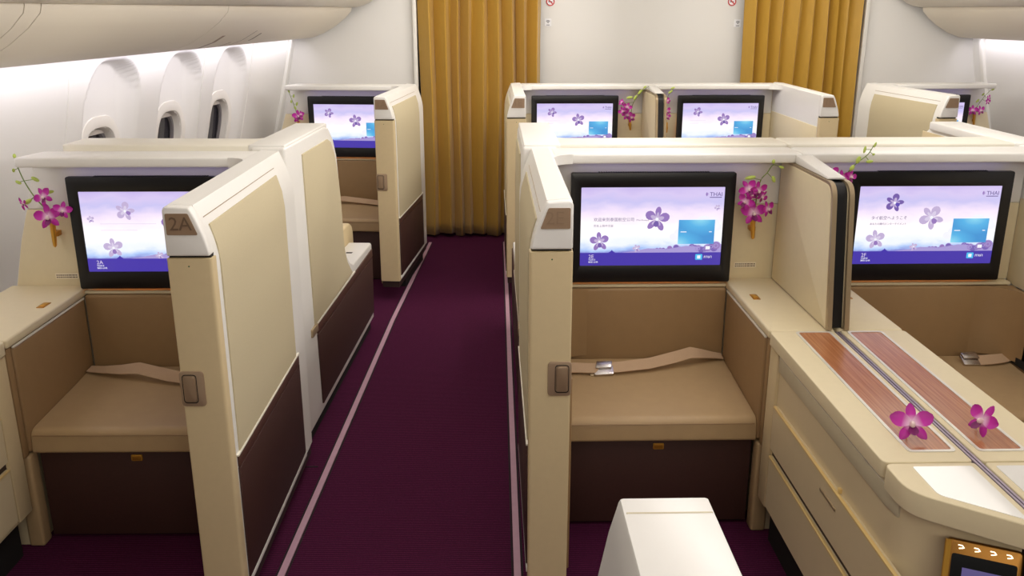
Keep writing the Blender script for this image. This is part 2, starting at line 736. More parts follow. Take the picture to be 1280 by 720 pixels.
FL = MB().box(-2.6, 4.8, -1.2, 7.4, -0.03, 0.0)
floor = struct('floor', FL, 'carpet')
for nm, pts in (('port', [(-0.713, 1.6), (-0.68, 2.473), (-0.584, 4.937), (-0.483, 6.75)]), ('star', [(0.068, 1.6), (0.072, 2.457), (0.086, 4.92), (0.093, 6.75)])):
    g = MB()
    e = MB()
    for i in range(len(pts) - 1):
        (xa, ya), (xb, yb) = pts[i], pts[i + 1]
        g.raw([(xa - .011, ya, .004), (xa + .011, ya, .004), (xb + .011, yb, .004), (xb - .011, yb, .004), (xa - .011, ya, 0), (xa + .011, ya, 0), (xb + .011, yb, 0), (xb - .011, yb, 0)],
              [(0, 1, 2, 3), (7, 6, 5, 4), (0, 4, 5, 1), (1, 5, 6, 2), (2, 6, 7, 3), (3, 7, 4, 0)])
        for s in (-1, 1):
            c0, c1 = xa + s * .016, xb + s * .016
            e.raw([(c0 - .003, ya, .0015), (c0 + .003, ya, .0015), (c1 + .003, yb, .0015), (c1 - .003, yb, .0015)], [(0, 1, 2, 3)])
    p = g.build('floor_path_strip', 'stripe')
    tag(p, 'pinkish light-path strip on the carpet along ' + ('the window-side suites' if nm == 'port' else 'the centre suites'), 'floor strip')
    e.build('strip_groove', 'seam', p)
s = MB().box(-0.86, -0.695, 3.18, 3.188, 0, .0015).build('carpet_seam', 'seam', floor)
s = MB().box(0.085, 0.12, 3.15, 3.158, 0, .0015).build('carpet_seam', 'seam', floor)

sidewall('wall_left', False)
sidewall('wall_right', True)
for i, (a, c) in enumerate(WINS):
    window(i + 1, a, c, False)
for i, (a, c) in enumerate(WINS):
    window(i + 4, a, c, True)
# sidewall panel joints and the trim at the bulkhead
for k, yj in enumerate((3.98, 5.38, 6.14)):
    b = MB()
    b.tube([(wall_x(yj, z) + 0.001, yj + 0.12 * (1.5 - z) * 0.2, z) for z in [0.75 + 0.04 * i for i in range(20)]], 0.004, 6)
    o = struct('trim_%d' % (k + 1), b, 'white')
for k, (sgn) in enumerate((False, True)):
    b = MB()
    v = []
    for i in range(24):
        z = 0.3 + 1.25 * i / 23
        x = wall_x(6.86, z) + 0.0
        for dx, dy in ((-0.01, -0.03), (0.022, -0.03), (0.022, 0.02), (-0.01, 0.02)):
            xx = x + dx
            v.append((2 * XC - xx if sgn else xx, 6.88 + dy, z))
    f = [(i * 4 + a, i * 4 + (a + 1) % 4, i * 4 + 4 + (a + 1) % 4, i * 4 + 4 + a) for i in range(23) for a in range(4)] + [(3, 2, 1, 0), (92, 93, 94, 95)]
    b.raw(v, f)
    struct('trim_%d' % (4 + k), b, 'white', bevel=0.006)

# front bulkhead: three panels and the dark openings behind the curtains
bw = struct('wall_front', MB().box(0.34, 1.96, 7.06, 7.12, 0, 2.34), 'wallwhite', bevel=0.008)
MB().box(-2.0, -0.56, 7.0, 7.12, 0, 2.34).build('bulkhead_panel', 'wallwhite', bw, bevel=0.01)
MB().box(2.80, 4.2, 7.0, 7.12, 0, 2.34).build('bulkhead_panel', 'wallwhite', bw, bevel=0.01)
MB().box(-0.6, 0.4, 7.25, 7.3, 0, 2.34).build('opening_back', 'dark_gap', bw)
MB().box(1.85, 2.85, 7.25, 7.3, 0, 2.34).build('opening_back', 'dark_gap', bw)
MB().box(-0.585, -0.555, 6.95, 7.0, 0.0, 2.34).build('edge_post', 'white', bw, bevel=0.006)
MB().box(2.80, 2.83, 6.95, 7.0, 0.0, 2.34).build('edge_post', 'white', bw, bevel=0.006)
struct('ceiling', MB().box(-2.4, 4.6, -1.0, 7.3, 2.34, 2.38), 'wallwhite')


def curtain(x0, x1, yb, seed, label):
    rnd = random.Random(seed)
    n = 9
    ws = [rnd.uniform(0.75, 1.3) for _ in range(n)]
    tot = sum(ws)
    edges = [0]
    for w_ in ws:
        edges.append(edges[-1] + w_ / tot)
    amp = [rnd.uniform(0.8, 1.15) for _ in range(n)]
    nu, nv = 180, 24

    def P(u, v):
        i = max(k for k in range(n) if edges[k] <= u + 1e-9)
        t = (u - edges[i]) / (edges[i + 1] - edges[i])
        # knife pleat: a flat broad face rising to a rolled fold, then a quick return
        prof = 0.25 + 0.75 * t / 0.72 if t < 0.72 else (1 - smooth(0.72, 1.0, t)) + 0.25 * smooth(0.72, 1.0, t)
        z = 0.02 + 2.30 * v
        flare = 1.0 + 0.35 * (1 - v)
        y = yb - 0.10 * amp[i] * prof * flare + 0.006 * math.sin(z * 3 + i * 1.7)
        x = x0 + (x1 - x0) * u + 0.008 * math.sin(z * 2.2 + i)
        if v < 0.01:
            z += 0.02 * prof - 0.01 + 0.012 * math.sin(i * 2.3)
        return (x, y, z)
    b = MB().grid(P, nu, nv)
    o = b.build('curtain', 'curtain', close=False, sharp=50)
    md = o.modifiers.new('thickness', 'SOLIDIFY')
    md.thickness = 0.003
    tag(o, label, 'curtain')


curtain(-0.545, 0.375, 7.01, 2, 'pleated gold curtain closing the open carpeted aisle')
curtain(1.895, 2.80, 7.01, 5, 'pleated gold curtain rising behind the bulkhead centre suites, its foot hidden')

# signs on the bulkhead
for (u, w, v1, v2) in ((688, 685, 2, 28), (915, 922, 2, 29)):
    side = 'left edge strip beside the aisle curtain with the visible carpet' if u < 800 else 'edge beside the curtain behind the centre suites'
    p = px(u, v1, 7.055)
    t = thing('no_smoking_sign', 'red and white no-smoking sign on the bulkhead, ' + ('by the curtain over the open carpeted aisle' if u < 800 else 'by the curtain behind the centre suites'), 'sign', (p.x, 7.055, p.z))
    n = 24
    ci = lambda r: [(p.x + r * math.cos(2 * math.pi * k / n), p.z + r * math.sin(2 * math.pi * k / n)) for k in range(n)]
    MB().prism(ci(.032), 'y', 7.054, 7.06).build('disc', 'sign_white', t)
    MB().ring(ci(.032), ci(.024), 'y', 7.051, 7.054).build('ring', 'sign_red', t)
    MB().raw([(p.x - .022, 7.052, p.z + .016), (p.x - .016, 7.052, p.z + .022), (p.x + .022, 7.052, p.z - .016), (p.x + .016, 7.052, p.z - .022)], [(0, 1, 2, 3)]).build('bar', 'sign_red', t, close=False)
    MB().box(p.x - .016, p.x + .014, 7.0525, 7.0535, p.z - .005, p.z + .003).build('cigarette', 'sign_grey', t)
    p = px(w, v2, 7.055)
    t = thing('wifi_sign', 'small white wireless symbol plate on the bulkhead, ' + ('by the curtain over the open carpeted aisle' if u < 800 else 'by the curtain behind the centre suites'), 'sign', (p.x, 7.055, p.z))
    MB().prism(rpoly(rect(p.x - .026, p.x + .026, p.z - .028, p.z + .028), .005), 'y', 7.054, 7.06).build('plate', 'sign_white', t)
    for r in (.024, .016, .008):
        A = [R(50 + 80 * k / 8) for k in range(9)]
        o_ = [(p.x + r * math.cos(a), p.z - .008 + r * math.sin(a)) for a in A]
        i_ = [(p.x + (r - .005) * math.cos(a), p.z - .008 + (r - .005) * math.sin(a)) for a in A]
        MB().prism(o_ + i_[::-1], 'y', 7.052, 7.054).build('arc', 'sign_grey', t)
    MB().box(p.x - .012, p.x + .012, 7.052, 7.054, p.z - .021, p.z - .016).build('caption', 'sign_grey', t)

# ------------------------------------------------------------------ overhead bins
LOW = [(0.0, 1.545), (0.02, 1.525), (0.08, 1.520), (0.15, 1.528), (0.24, 1.560), (0.33, 1.612), (0.40, 1.665), (0.445, 1.712), (0.452, 1.735)]
UPP = [(0.452, 1.748), (0.475, 1.742), (0.53, 1.752), (0.58, 1.772), (0.64, 1.81), (0.70, 1.87), (0.74, 1.96), (0.76, 2.10), (0.765, 2.30)]


def bin_unit(y0, y1, mirror, label, seams=True):
    def X(Y, dx):
        x = wall_x(Y, 1.52) + 0.005 + dx
        return 2 * XC - x if mirror else x
    cx = X((y0 + y1) / 2, .3)
    t = thing('overhead_bin', label, 'overhead bin', (cx, (y0 + y1) / 2, 1.52), 'overhead bins along the ' + ('right' if mirror else 'left') + ' side')

    def sheet(prof, thick, nm, m):
        inner = [(dx + 0.0, z + thick) for dx, z in prof]
        pts = prof + inner[::-1]
        n = len(pts)
        v = [(X(Y, dx), Y, z) for Y in (y0 + .003, y1 - .003) for dx, z in pts]
        f = [tuple(range(n)), tuple(range(2 * n - 1, n - 1, -1))] + [(i, (i + 1) % n, n + (i + 1) % n, n + i) for i in range(n)]
        MB().raw(v, f).build(nm, m, t, sharp=40)
    sheet(LOW, 0.03, 'lower_panel', 'bin')
    up = UPP
    inn = [(dx - 0.03, z + 0.01) for dx, z in up]
    pts = up + inn[::-1]
    n = len(pts)
    v = [(X(Y, dx), Y, z) for Y in (y0 + .003, y1 - .003) for dx, z in pts]
    f = [tuple(range(n)), tuple(range(2 * n - 1, n - 1, -1))] + [(i, (i + 1) % n, n + (i + 1) % n, n + i) for i in range(n)]
    MB().raw(v, f).build('bin_door', 'bin_door', t, sharp=40)
    # dark filler behind the joint
    b = MB()
    v = [(X(Y, dx), Y, z) for Y in (y0 + .001, y1 - .001) for dx, z in ((.03, 1.565), (.2, 1.60), (.42, 1.74), (.45, 1.80), (.1, 1.80))]
    f = [(0, 1, 2, 3, 4), (9, 8, 7, 6, 5)] + [(i, (i + 1) % 5, 5 + (i + 1) % 5, 5 + i) for i in range(5)]
    b.raw(v, f).build('inner_box', 'dark_gap', t)
    return t, X


for (a, c, lab) in ((0.4, 2.64, 'cream overhead bin behind the near curved joint'), (2.64, 2.96, 'cream overhead bin section between curved joints above the nearest window-side suite'), (2.96, 3.05, 'narrow cream filler strip between two overhead bins'),
                    (3.05, 4.6, 'cream overhead bin above the first two windows'), (4.6, 6.93, 'cream overhead bin with printed instruction mark, ending at the bulkhead')):
    t, X = bin_unit(a, c, False, lab)
    if a == 4.6:
        # instruction mark and two faint pressed lines on the underside
        def onbin(Y, dx):
            for (d0, z0), (d1, z1) in zip(LOW, LOW[1:]):
                if d0 <= dx <= d1:
                    return Vector((X(Y, dx), Y, z0 + (z1 - z0) * (dx - d0) / (d1 - d0) - 0.001))
        def strip(nm, m, Y0, d0, Y1, d1, w):
            k = 10
            v = []
            for i in range(k + 1):
                s = i / k
                v.append(onbin(Y0 + (Y1 - Y0) * s, d0 + (d1 - d0) * s))
                v.append(onbin(Y0 + (Y1 - Y0) * s + w, d0 + (d1 - d0) * s))
            MB().raw(v, [(2 * i, 2 * i + 1, 2 * i + 3, 2 * i + 2) for i in range(k)]).build(nm, m, t, close=False)
        strip('printed_mark', 'plaque', 4.88, 0.10, 4.88, 0.30, 0.04)
        strip('printed_mark', 'plaque', 5.18, 0.10, 5.18, 0.22, 0.02)
        strip('printed_mark', 'ink', 5.30, 0.13, 5.30, 0.33, 0.008)
        strip('printed_mark', 'ink', 5.44, 0.22, 5.44, 0.30, 0.02)
for (a, c, lab) in ((0.4, 5.6, 'cream overhead bin beyond the centre suites on the right'), (5.6, 6.93, 'cream overhead bin at the right end of the bulkhead')):
    bin_unit(a, c, True, lab)
# cove lights washing the sidewalls from below the bins
for s in (1, -1):
    x0, x1 = wall_x(1.5, 1.5), wall_x(6.9, 1.5)
    xa, xb = x0 + .10, x1 + .10
    if s < 0:
        xa, xb = 2 * XC - xa, 2 * XC - xb
    d = bpy.data.lights.new('sidewall_wash_light', 'AREA')
    d.shape = 'RECTANGLE'
    d.size, d.size_y = 5.4, 0.05
    d.energy = 6
    d.color = (0.92, 0.88, 1.0)
    o = bpy.data.objects.new('sidewall_wash_light', d)
    COL.objects.link(o)
    dirv = Vector((xb - xa, 5.4, 0)).normalized()
    down = Vector((-0.62 * s, 0, -0.78)).normalized()
    zax = -down
    yax = zax.cross(dirv).normalized()
    mm = Matrix((dirv, yax, dirv.cross(yax))).transposed().to_4x4()
    mm.translation = ((xa + xb) / 2, 4.2, 1.505)
    o.matrix_world = mm


# ------------------------------------------------------------------ suites
def base_of(M, x, y, z=0):
    p = M @ Vector((x, y, z))
    return (p.x, p.y, p.z)


def angle_of(M):
    """heading of the wall seen by the passenger (unmirrored frame)"""
    v = M.to_3x3() @ Vector((0, 1, 0))
    return -math.atan2(v.x, v.y)


def xo(z):
    return 0.10 if z <= 1.08 else 0.10 + 0.042 * ((z - 1.08) / 0.155) ** 1.7


def wing_profile(z0, z1, off, n=9, inner=0.213):
    zs = [z0 + (z1 - z0) * i / n for i in range(n + 1)]
    return [(xo(z) + off, z) for z in zs]


WING = {
    '2A': 'beige aisle wing with the plate marked 2A and a dark lower panel',
    '2E': 'beige end wing with door pull, next to the Chinese greeting monitor',
    '2F': 'aisle wing past the Japanese greeting monitor and its ottoman',
    '1A': 'aisle wing with dark lower panel just before the gold curtain of the open aisle',
    '1E': 'bulkhead wing seen edge-on at the open carpeted aisle, beside the gold curtain',
    '1F': 'bulkhead wing with white upper inner face before the second gold curtain',
    '1K': 'bulkhead wing showing its plain beige outer panel beyond the second gold curtain'}


def partition(M, who, seat, xr=1.093, window=False, lower=True, inner_white=True):
    t = thing('suite_partition', who, 'partition', base_of(M, 0.5, 3.3))
    # wall carrying the monitor
    if window:
        right = [(1.20, 0.0), (1.19, 0.45), (1.160, 0.70), (1.105, 0.92), (1.050, 1.08), (1.015, 1.212)]
    else:
        right = [(xr, 0.0), (xr, 1.212)]
    MB().prism([(0.216, 1.204), (0.216, 0.0)] + right, 'y', 3.262, 3.40).build('wall_core', 'cream', t, M)
    up_r = [(xr - .03 if not window else 1.062, 1.035), (xr - .03 if not window else 1.013, 1.21)]
    MB().prism([(0.2175, 1.204), (0.2175, 1.035)] + up_r, 'y', 3.255, 3.263).build('upper_panel', 'white', t, M, bevel=0.002)
    lo_r = [(xr - .005, 0.72), (xr - .005, 1.032)] if not window else [(1.155, 0.70), (1.106, 0.9), (1.064, 1.032)]
    MB().prism([(0.2175, 1.032), (0.2175, 0.737)] + lo_r, 'y', 3.255, 3.263).build('lower_panel', 'beige_light', t, M, bevel=0.002)
    # top rail, with a rounded inside corner to the wing
    rail = [(0.2165, 3.283), (0.2165, 3.1205)]
    xe = xr if not window else 1.015
    rail += [(xe - .008, 3.12), (xe, 3.13), (xe - (.03 if window else 0), 3.283)]
    MB().prism(rail, 'z', 1.206, 1.239).build('top_rail', 'white', t, M, bevel=0.007, seg=3)
    MB().box(0.30, xe - .12, 3.200, 3.216, 1.2035, 1.2065).build('rail_light', 'led_lilac', t, M)
    part = t
    t = thing('suite_wing', WING[seat], 'partition wing', base_of(M, 0.16, 2.8))
    fil = [(0.150, 3.272), (0.150, 3.05), (0.213, 3.05)] + [(0.283 - .07 * math.cos(a), 3.05 + .07 * math.sin(a)) for a in [R(15 * k) for k in range(0, 7)]] + [(0.283, 3.1203), (0.2155, 3.1203), (0.2155, 3.272)]
    MB().prism(fil, 'z', 1.206, 1.2395).build('corner_fillet', 'white', t, M)
    # wing along the aisle
    prof = wing_profile(1.08, 1.222, 0, 8)
    top = [(xo(1.222) + .008, 1.240), (0.205, 1.244), (0.213, 1.236)]
    zb = 0.09 if seat[0] == '2' else 0.13
    body = [(0.213, zb), (0.10, zb)] + prof + top
    MB().prism(body, 'y', 2.335, 3.27).build('wing_body', 'white', t, M)
    cap = [(0.213, 1.113)] + [(x, z) for x, z in wing_profile(1.113, 1.222, -.002, 7)] + top
    MB().prism(cap, 'y', 2.300, 2.337).build('end_cap', 'white', t, M, bevel=0.005, seg=3)
    MB().box(0.103, 0.211, 2.315, 2.337, 1.100, 1.115).build('cap_joint', 'dark_gap', t, M)
    ep = MB().prism(rpoly([(0.0975, 2.337), (0.0975, 2.300), (0.214, 2.300), (0.214, 2.337)], [0, .010, .006, 0], 4), 'z', zb, 1.106).build('end_panel', 'beige', t, M)
    MB().ball((0.158, 2.300, 1.086), .0022, .0015, .0022, 8, 6).build('indicator_light', 'green_led', ep, M)
    # seat number plate
    pl = MB().prism(rpoly([(0.126, 1.170), (0.205, 1.170), (0.205, 1.226), (0.147, 1.226)], .004, 3), 'y', 2.2975, 2.302).build('seat_plate', 'plaque', t, M)
    # door pull
    hp = MB().prism(rpoly(rect(0.150, 0.216, 0.692, 0.794), .012, 4), 'y', 2.296, 2.302).build('door_pull', 'latch_plate', t, M, bevel=.0015)
    MB().ring(rpoly(rect(0.170, 0.209, 0.702, 0.785), .010, 4), rpoly(rect(0.1715, 0.2075, 0.704, 0.783), .009, 4), 'y', 2.2945, 2.297).build('pull_rim', 'dark_gap', hp, M)
    MB().prism(rpoly(rect(0.174, 0.206, 0.706, 0.781), .009, 4), 'y', 2.289, 2.297).build('pull_paddle', 'latch_paddle', hp, M, bevel=.003)
    # outer faces towards the aisle
    pan = wing_profile(0.520, 1.182, -.004, 12)
    pan = pan + [(x + .006, z) for x, z in pan[::-1]]
    MB().prism(pan, 'y', 2.372, 3.105).build('side_panel', 'fabric_beige', t, M)
    MB().box(xo(1.2035) - .001, xo(1.2035) + .004, 2.36, 3.12, 1.2025, 1.2045).build('cap_joint', 'bronze', t, M)
    MB().box(0.094, 0.102, 2.352, 3.135, 0.478, 0.514).build('trim_strip', 'brown_strip', t, M, bevel=.001)
    MB().box(0.094, 0.102, 2.352, 3.135, zb + .025, 0.475).build('dark_panel', 'brown', t, M, bevel=.001)
    MB().box(0.0925, 0.102, 2.345, 3.14, 0.514, 0.519).build('trim_line', 'cream', t, M)
    MB().box(0.094, 0.102, 2.338, 3.15, zb + .004, zb + .022).build('bottom_trim', 'white', t, M, bevel=.002)
    MB().box(0.104, 0.208, 2.312, 3.26, zb - .042, zb + .001).build('plinth', 'plinth', t, M)
    MB().box(0.130, 0.190, 2.62, 3.26, 0.0, zb - .04).build('foot', 'dark_gap', t, M)
    # inner face of the wing
    MB().box(0.212, 0.2172, 2.345, 3.256, 0.725, 1.05).build('inner_panel', 'beige_light', t, M, bevel=.0015)
    if lower:
        MB().box(0.212, 0.224, 2.345, 3.19, 0.10, 0.722).build('inner_panel', 'tan', t, M, bevel=.003)
        arc = [(0.224, 3.00)] + [(0.364 - .14 * math.cos(a), 3.066 + .14 * math.sin(a)) for a in [R(15 * k) for k in range(7)]] + [(0.40, 3.206), (0.40, 3.215), (0.215, 3.215), (0.215, 3.00)]
        MB().prism(arc, 'z', 0.455, 0.722).build('corner_pad', 'tan', t, M)
        MB().prism(rpoly(rect(0.224, 0.880, 0.05, 0.722), [0, 0, .012, .012]), 'y', 3.205, 3.262).build('leather_backboard', 'tan', part, M, bevel=.006)
        MB().box(0.224, 0.885, 3.215, 3.262, 0.724, 0.735).build('shelf_ledge', 'beige_light', part, M, bevel=.002)
    # seat number on the plate (kept readable on mirrored suites)
    p = M @ Vector((0.168, 2.297, 1.183))
    text_mesh(seat, 0.050, 'seat_number', 'plaque_ink' if seat == '2A' else 'plaque_ink_faint', pl, T(p.x - .029, p.y - .0004, p.z) @ RZ(angle_of(M)))
    return t


P2 = dict(
    A2='monitor wall with white rail between the window-side orchid and the 2A wing',
    E2='monitor wall and white rail carrying the Chinese greeting monitor',
    F2='monitor wall and white rail carrying the Japanese greeting monitor',
    A1='bulkhead monitor wall between the cabin windows and the open carpeted aisle',
    E1='bulkhead monitor wall of the centre suite next to the open carpeted aisle',
    F1='bulkhead monitor wall of the centre suite next to the second gold curtain',
    K1='bulkhead monitor wall beyond the second gold curtain, mostly hidden by its wing')
p2A = partition(M_2A, P2['A2'], '2A', window=True)
p2E = partition(M_2E, P2['E2'], '2E')
p2F = partition(M_2F, P2['F2'], '2F')
p1A = partition(M_1A, P2['A1'], '1A', window=True)
p1E = partition(M_1E, P2['E1'], '1E')
p1F = partition(M_1F, P2['F1'], '1F')
p1K = partition(M_1K, P2['K1'], '1K', window=True)


# ------------------------------------------------------------------ monitors
def petal_shape(c, ang, L, w, n=6):
    pts = []
    for k in range(2 * n):
        s = k / (2 * n) * 2 * math.pi
        a = (1 - math.cos(s)) / 2 * L
        b = math.sin(s) * w * (0.6 + 0.55 * a / L - 0.35 * (a / L) ** 3)
        pts.append((c[0] + a * math.cos(ang) - b * math.sin(ang), c[1] + a * math.sin(ang) + b * math.cos(ang)))
    return pts


def monitor(M, label, seat, lines, flowers):
    c = M @ Vector((0.585, 3.2, 0))
    F = T(c.x, c.y, 0) @ RZ(angle_of(M))
    t = thing('seat_monitor', label, 'monitor', (c.x, c.y + .02, 0.748))
    W = 0.30
    sx0, sx1, sz0, sz1 = -0.262, 0.262, 0.813, 1.107
    MB().ring(rpoly(rect(-W, W, 0.748, 1.160), .008, 4), rpoly(rect(sx0, sx1, sz0, sz1), .003, 4), 'y', 0.0, 0.022).build('bezel', 'black', t, F, bevel=.002)
    MB().box(-W + .006, W - .006, 0.02, 0.046, 0.754, 1.154).build('back_shell', 'black', t, F, bevel=.003)
    vb = MB()
    for k in range(46):
        x = -0.20 + k * 0.0088
        vb.box(x, x + .0045, 0.004, 0.018, 1.1595, 1.1625)
    vb.build('vent_slots', 'dark_gap', t, F)['kind'] = 'stuff'
    sd = -1 if M.determinant() < 0 else 1
    xa, xb = sorted((sd * (W - .016), sd * (W - .024)))
    MB().box(-W + .02, W - .02, 0.046, 0.050, 0.756, 0.764).box(xa, xb, 0.046, 0.050, 0.77, 1.02).build('backlight', 'glow_warm', t, F)
    s = MB().box(sx0, sx1, 0.004, 0.021, sz0, sz1).build('screen', 'screen_picture', t, F)
    # generated coordinates need x/z extents only
    H = sz1 - sz0
    Wd = sx1 - sx0

    def at(u, v):
        return (sx0 + u * Wd, sz0 + v * H)

    def poly(pts, m, nm, d=0.0):
        MB().prism(pts, 'y', 0.0032 - d, 0.0042).build(nm, m, s, F)

    def disc(u, v, r, n=18, k=1.0):
        x, z = at(u, v)
        return [(x + r * math.cos(2 * math.pi * i / n), z + k * r * math.sin(2 * math.pi * i / n)) for i in range(n)]
    # menu band
    poly(rect(sx0, sx1, sz0, sz0 + .165 * H), 'scr_band', 'menu_band', .0008)
    x, z = at(.225, .165)
    poly([(x - .014, z - .001), (x + .014, z - .001), (x + .003, z + .007), (x, z + .011), (x - .003, z + .007)], 'scr_band', 'menu_pointer', .0008)
    # cloud bank behind the card
    for (u, v, r) in ((.70, .47, .020), (.745, .52, .024), (.80, .57, .028), (.865, .60, .030), (.93, .58, .026), (.965, .54, .016), (.66, .42, .016)):
        MB().prism(disc(u, v - .05, r, 20, .85), 'y', 0.0037, 0.0043).build('cloud', 'scr_white', s, F)
    # cloud scrolls along the lower right
    poly([at(.28, .16), at(1, .16), at(1, .27), at(.9, .235), at(.75, .25), at(.62, .21), at(.48, .22), at(.38, .185)], 'scr_swirl2', 'cloud_shade')
    rnd = random.Random(7)
    for k in range(22):
        u = .50 + .0225 * k
        r = (.008 + .009 * k / 22) * rnd.uniform(.8, 1.2)
        x, z = at(u, .19 + (.02 + .07 * k / 22) * rnd.random())
        x = min(x, sx1 - r - .001)
        z = max(z, sz0 + .168 * H + r * .6)
        ci = lambda q: [(x + q * math.cos(2 * math.pi * i / 16), z + q * .9 * math.sin(2 * math.pi * i / 16)) for i in range(16)]
        d = .0002 + .00002 * k
        MB().prism(ci(r), 'y', 0.0038 - d, 0.0042).build('cloud_scroll', 'scr_swirl2', s, F)
        MB().prism(ci(r * .82), 'y', 0.0037 - d, 0.0042).build('cloud_scroll', 'scr_swirl' if k % 3 else 'scr_purple', s, F)
        if k % 2:
            MB().ring(ci(r * .5), ci(r * .34), 'y', 0.0036 - d, 0.0042).build('cloud_scroll', 'scr_swirl2', s, F)
    # blue picture card
    x0, z0 = at(.69, .275)
    x1, z1 = at(.945, .585)
    poly(rect(x0, x1, z0, z1), 'scr_card', 'picture_card', .0009)
    poly(rect(x0 + .008, x0 + .030, (z0 + z1) / 2 - .001, (z0 + z1) / 2 + .002), 'scr_white', 'card_caption', .0013)
    poly(rect(x1 - .020, x1 - .010, (z0 + z1) / 2 - .001, (z0 + z1) / 2 + .002), 'scr_white', 'card_caption', .0013)
    x, z = at(.905, .225)
    poly(rpoly(rect(x - .008, x + .008, z - .006, z + .006), .002, 3), 'scr_white', 'menu_icon', .0014)
    # language icon on the band
    x, z = at(.845, .105)
    poly(rpoly(rect(x - .013, x + .013, z - .011, z + .011), .003, 3), 'scr_icon', 'menu_icon', .0011)
    poly(rpoly(rect(x - .006, x + .006, z - .006, z + .006), .001, 3), 'scr_white', 'menu_icon', .0014)
    fy = 0.0020
    text_mesh('ภาษา', 0.015, 'menu_text', 'scr_white', s, F @ T(x + .018, fy, z - .004))
    x, z = at(.06, .095)
    text_mesh(seat, 0.020, 'menu_text', 'scr_pale', s, F @ T(x, fy, z))
    text_mesh('TG910', 0.0090, 'menu_text', 'scr_white', s, F @ T(x, fy, z - .0090))
    text_mesh('BKK-LHR', 0.0090, 'menu_text', 'scr_white', s, F @ T(x, fy, z - .0175))
    # airline mark
    x, z = at(.895, .885)
    text_mesh('THAI', 0.021, 'logo_text', 'scr_logo', s, F @ T(x, fy, z))
    poly(rect(x + .001, x + .045, z - .006, z - .0035), 'scr_logo', 'logo_rule', .0004)
    for a in range(5):
        q = (x - .014, z + .007)
        MB().prism(petal_shape(q, R(-60 + 30 * a), .011 - .001 * abs(a - 2), .0016, 4), 'y', 0.0030, 0.0042).build('logo_mark', 'scr_purple', s, F)
    for (u, v, size, txt) in lines:
        x, z = at(u, v)
        if txt is None:
            poly(rect(x, x + size, z, z + .0014), 'scr_pale', 'screen_text')
        else:
            text_mesh(txt, size, 'screen_text', 'scr_text', s, F @ T(x, fy, z))
    for (u, v, L, rot, deep) in flowers:
        cx = at(u, v)
        for k, a in enumerate((90, 22, 158, 305, 235)):
            w = L * (.42 if k in (1, 2) else .27)
            c0 = (cx[0] + .12 * L * math.cos(R(a + rot)), cx[1] + .12 * L * math.sin(R(a + rot)))
            MB().prism(petal_shape(c0, R(a + rot), L * .85, w), 'y', 0.0028, 0.0042).build('flower_petal', ('scr_lilac', 'scr_purple', 'scr_purple2')[deep], s, F)
            MB().prism(petal_shape(cx, R(a + rot), L * .55, w * .42), 'y', 0.0027, 0.0042).build('petal_sheen', ('scr_pale', 'scr_lilac', 'scr_lilac')[deep], s, F)
        c0 = (cx[0] + .1 * L * math.cos(R(270 + rot)), cx[1] + .1 * L * math.sin(R(270 + rot)))
        MB().prism(petal_shape(c0, R(270 + rot), L * .50, L * .24), 'y', 0.0024, 0.0042).build('flower_lip', ('scr_purple', 'scr_purple2', 'scr_band2')[deep], s, F)
        MB().prism([(cx[0] + L * .13 * math.cos(i), cx[1] + L * .13 * math.sin(i)) for i in [2 * math.pi * j / 10 for j in range(10)]], 'y', 0.0022, 0.0042).build('flower_heart', 'scr_white', s, F)
    return t


FL_2E = [(.535, .595, .049, -8, 1), (.135, .31, .038, 6, 1), (.40, .22, .016, 20, 0), (.955, .74, .012, 30, 0)]
FL_2F = [(.255, .79, .036, 60, 2), (.53, .60, .048, 40, 0), (.15, .32, .038, 10, 0), (.43, .22, .016, 20, 0)]
FL_2A = [(.30, .76, .036, 60, 0), (.19, .30, .038, 8, 0), (.62, .60, .046, 10, 1), (.50, .20, .016, 20, 0), (.06, .66, .014, 10, 0)]
FL_1 = [(.20, .80, .034, 50, 1), (.55, .62, .046, 10, 1)]
monitor(M_2E, 'black monitor showing orchids and clouds with a Chinese greeting', '2E',
        [(.09, .575, .0150, '欢迎来到泰国航空公司'), (.388, .577, .0080, '(Thai Airways)'), (.09, .50, .0105, '您在上网中文版')], FL_2E)
monitor(M_2F, 'black monitor showing orchids and clouds with a Japanese greeting', '2F',
        [(.10, .58, .0150, 'タイ航空へようこそ'), (.095, .51, .0092, 'あなたの機内エンターテイメント')], FL_2F)
monitor(M_2A, 'black monitor partly covered by the wing with the 2A plate', '2A', [(.12, .60, .20, None), (.12, .52, .13, None)], FL_2A)
monitor(M_1A, 'black monitor of the bulkhead suite beside the cabin windows', '1A', [], FL_1)
monitor(M_1E, 'black monitor of the bulkhead centre suite next to the open carpeted aisle', '1E', [(.10, .60, .11, None), (.10, .53, .06, None)], FL_1)
monitor(M_1F, 'black monitor of the bulkhead centre suite next to the second gold curtain', '1F', [(.10, .60, .11, None), (.10, .53, .06, None)], FL_1)
monitor(M_1K, 'black monitor almost hidden by the wing beyond the second gold curtain', '1K', [], FL_1)


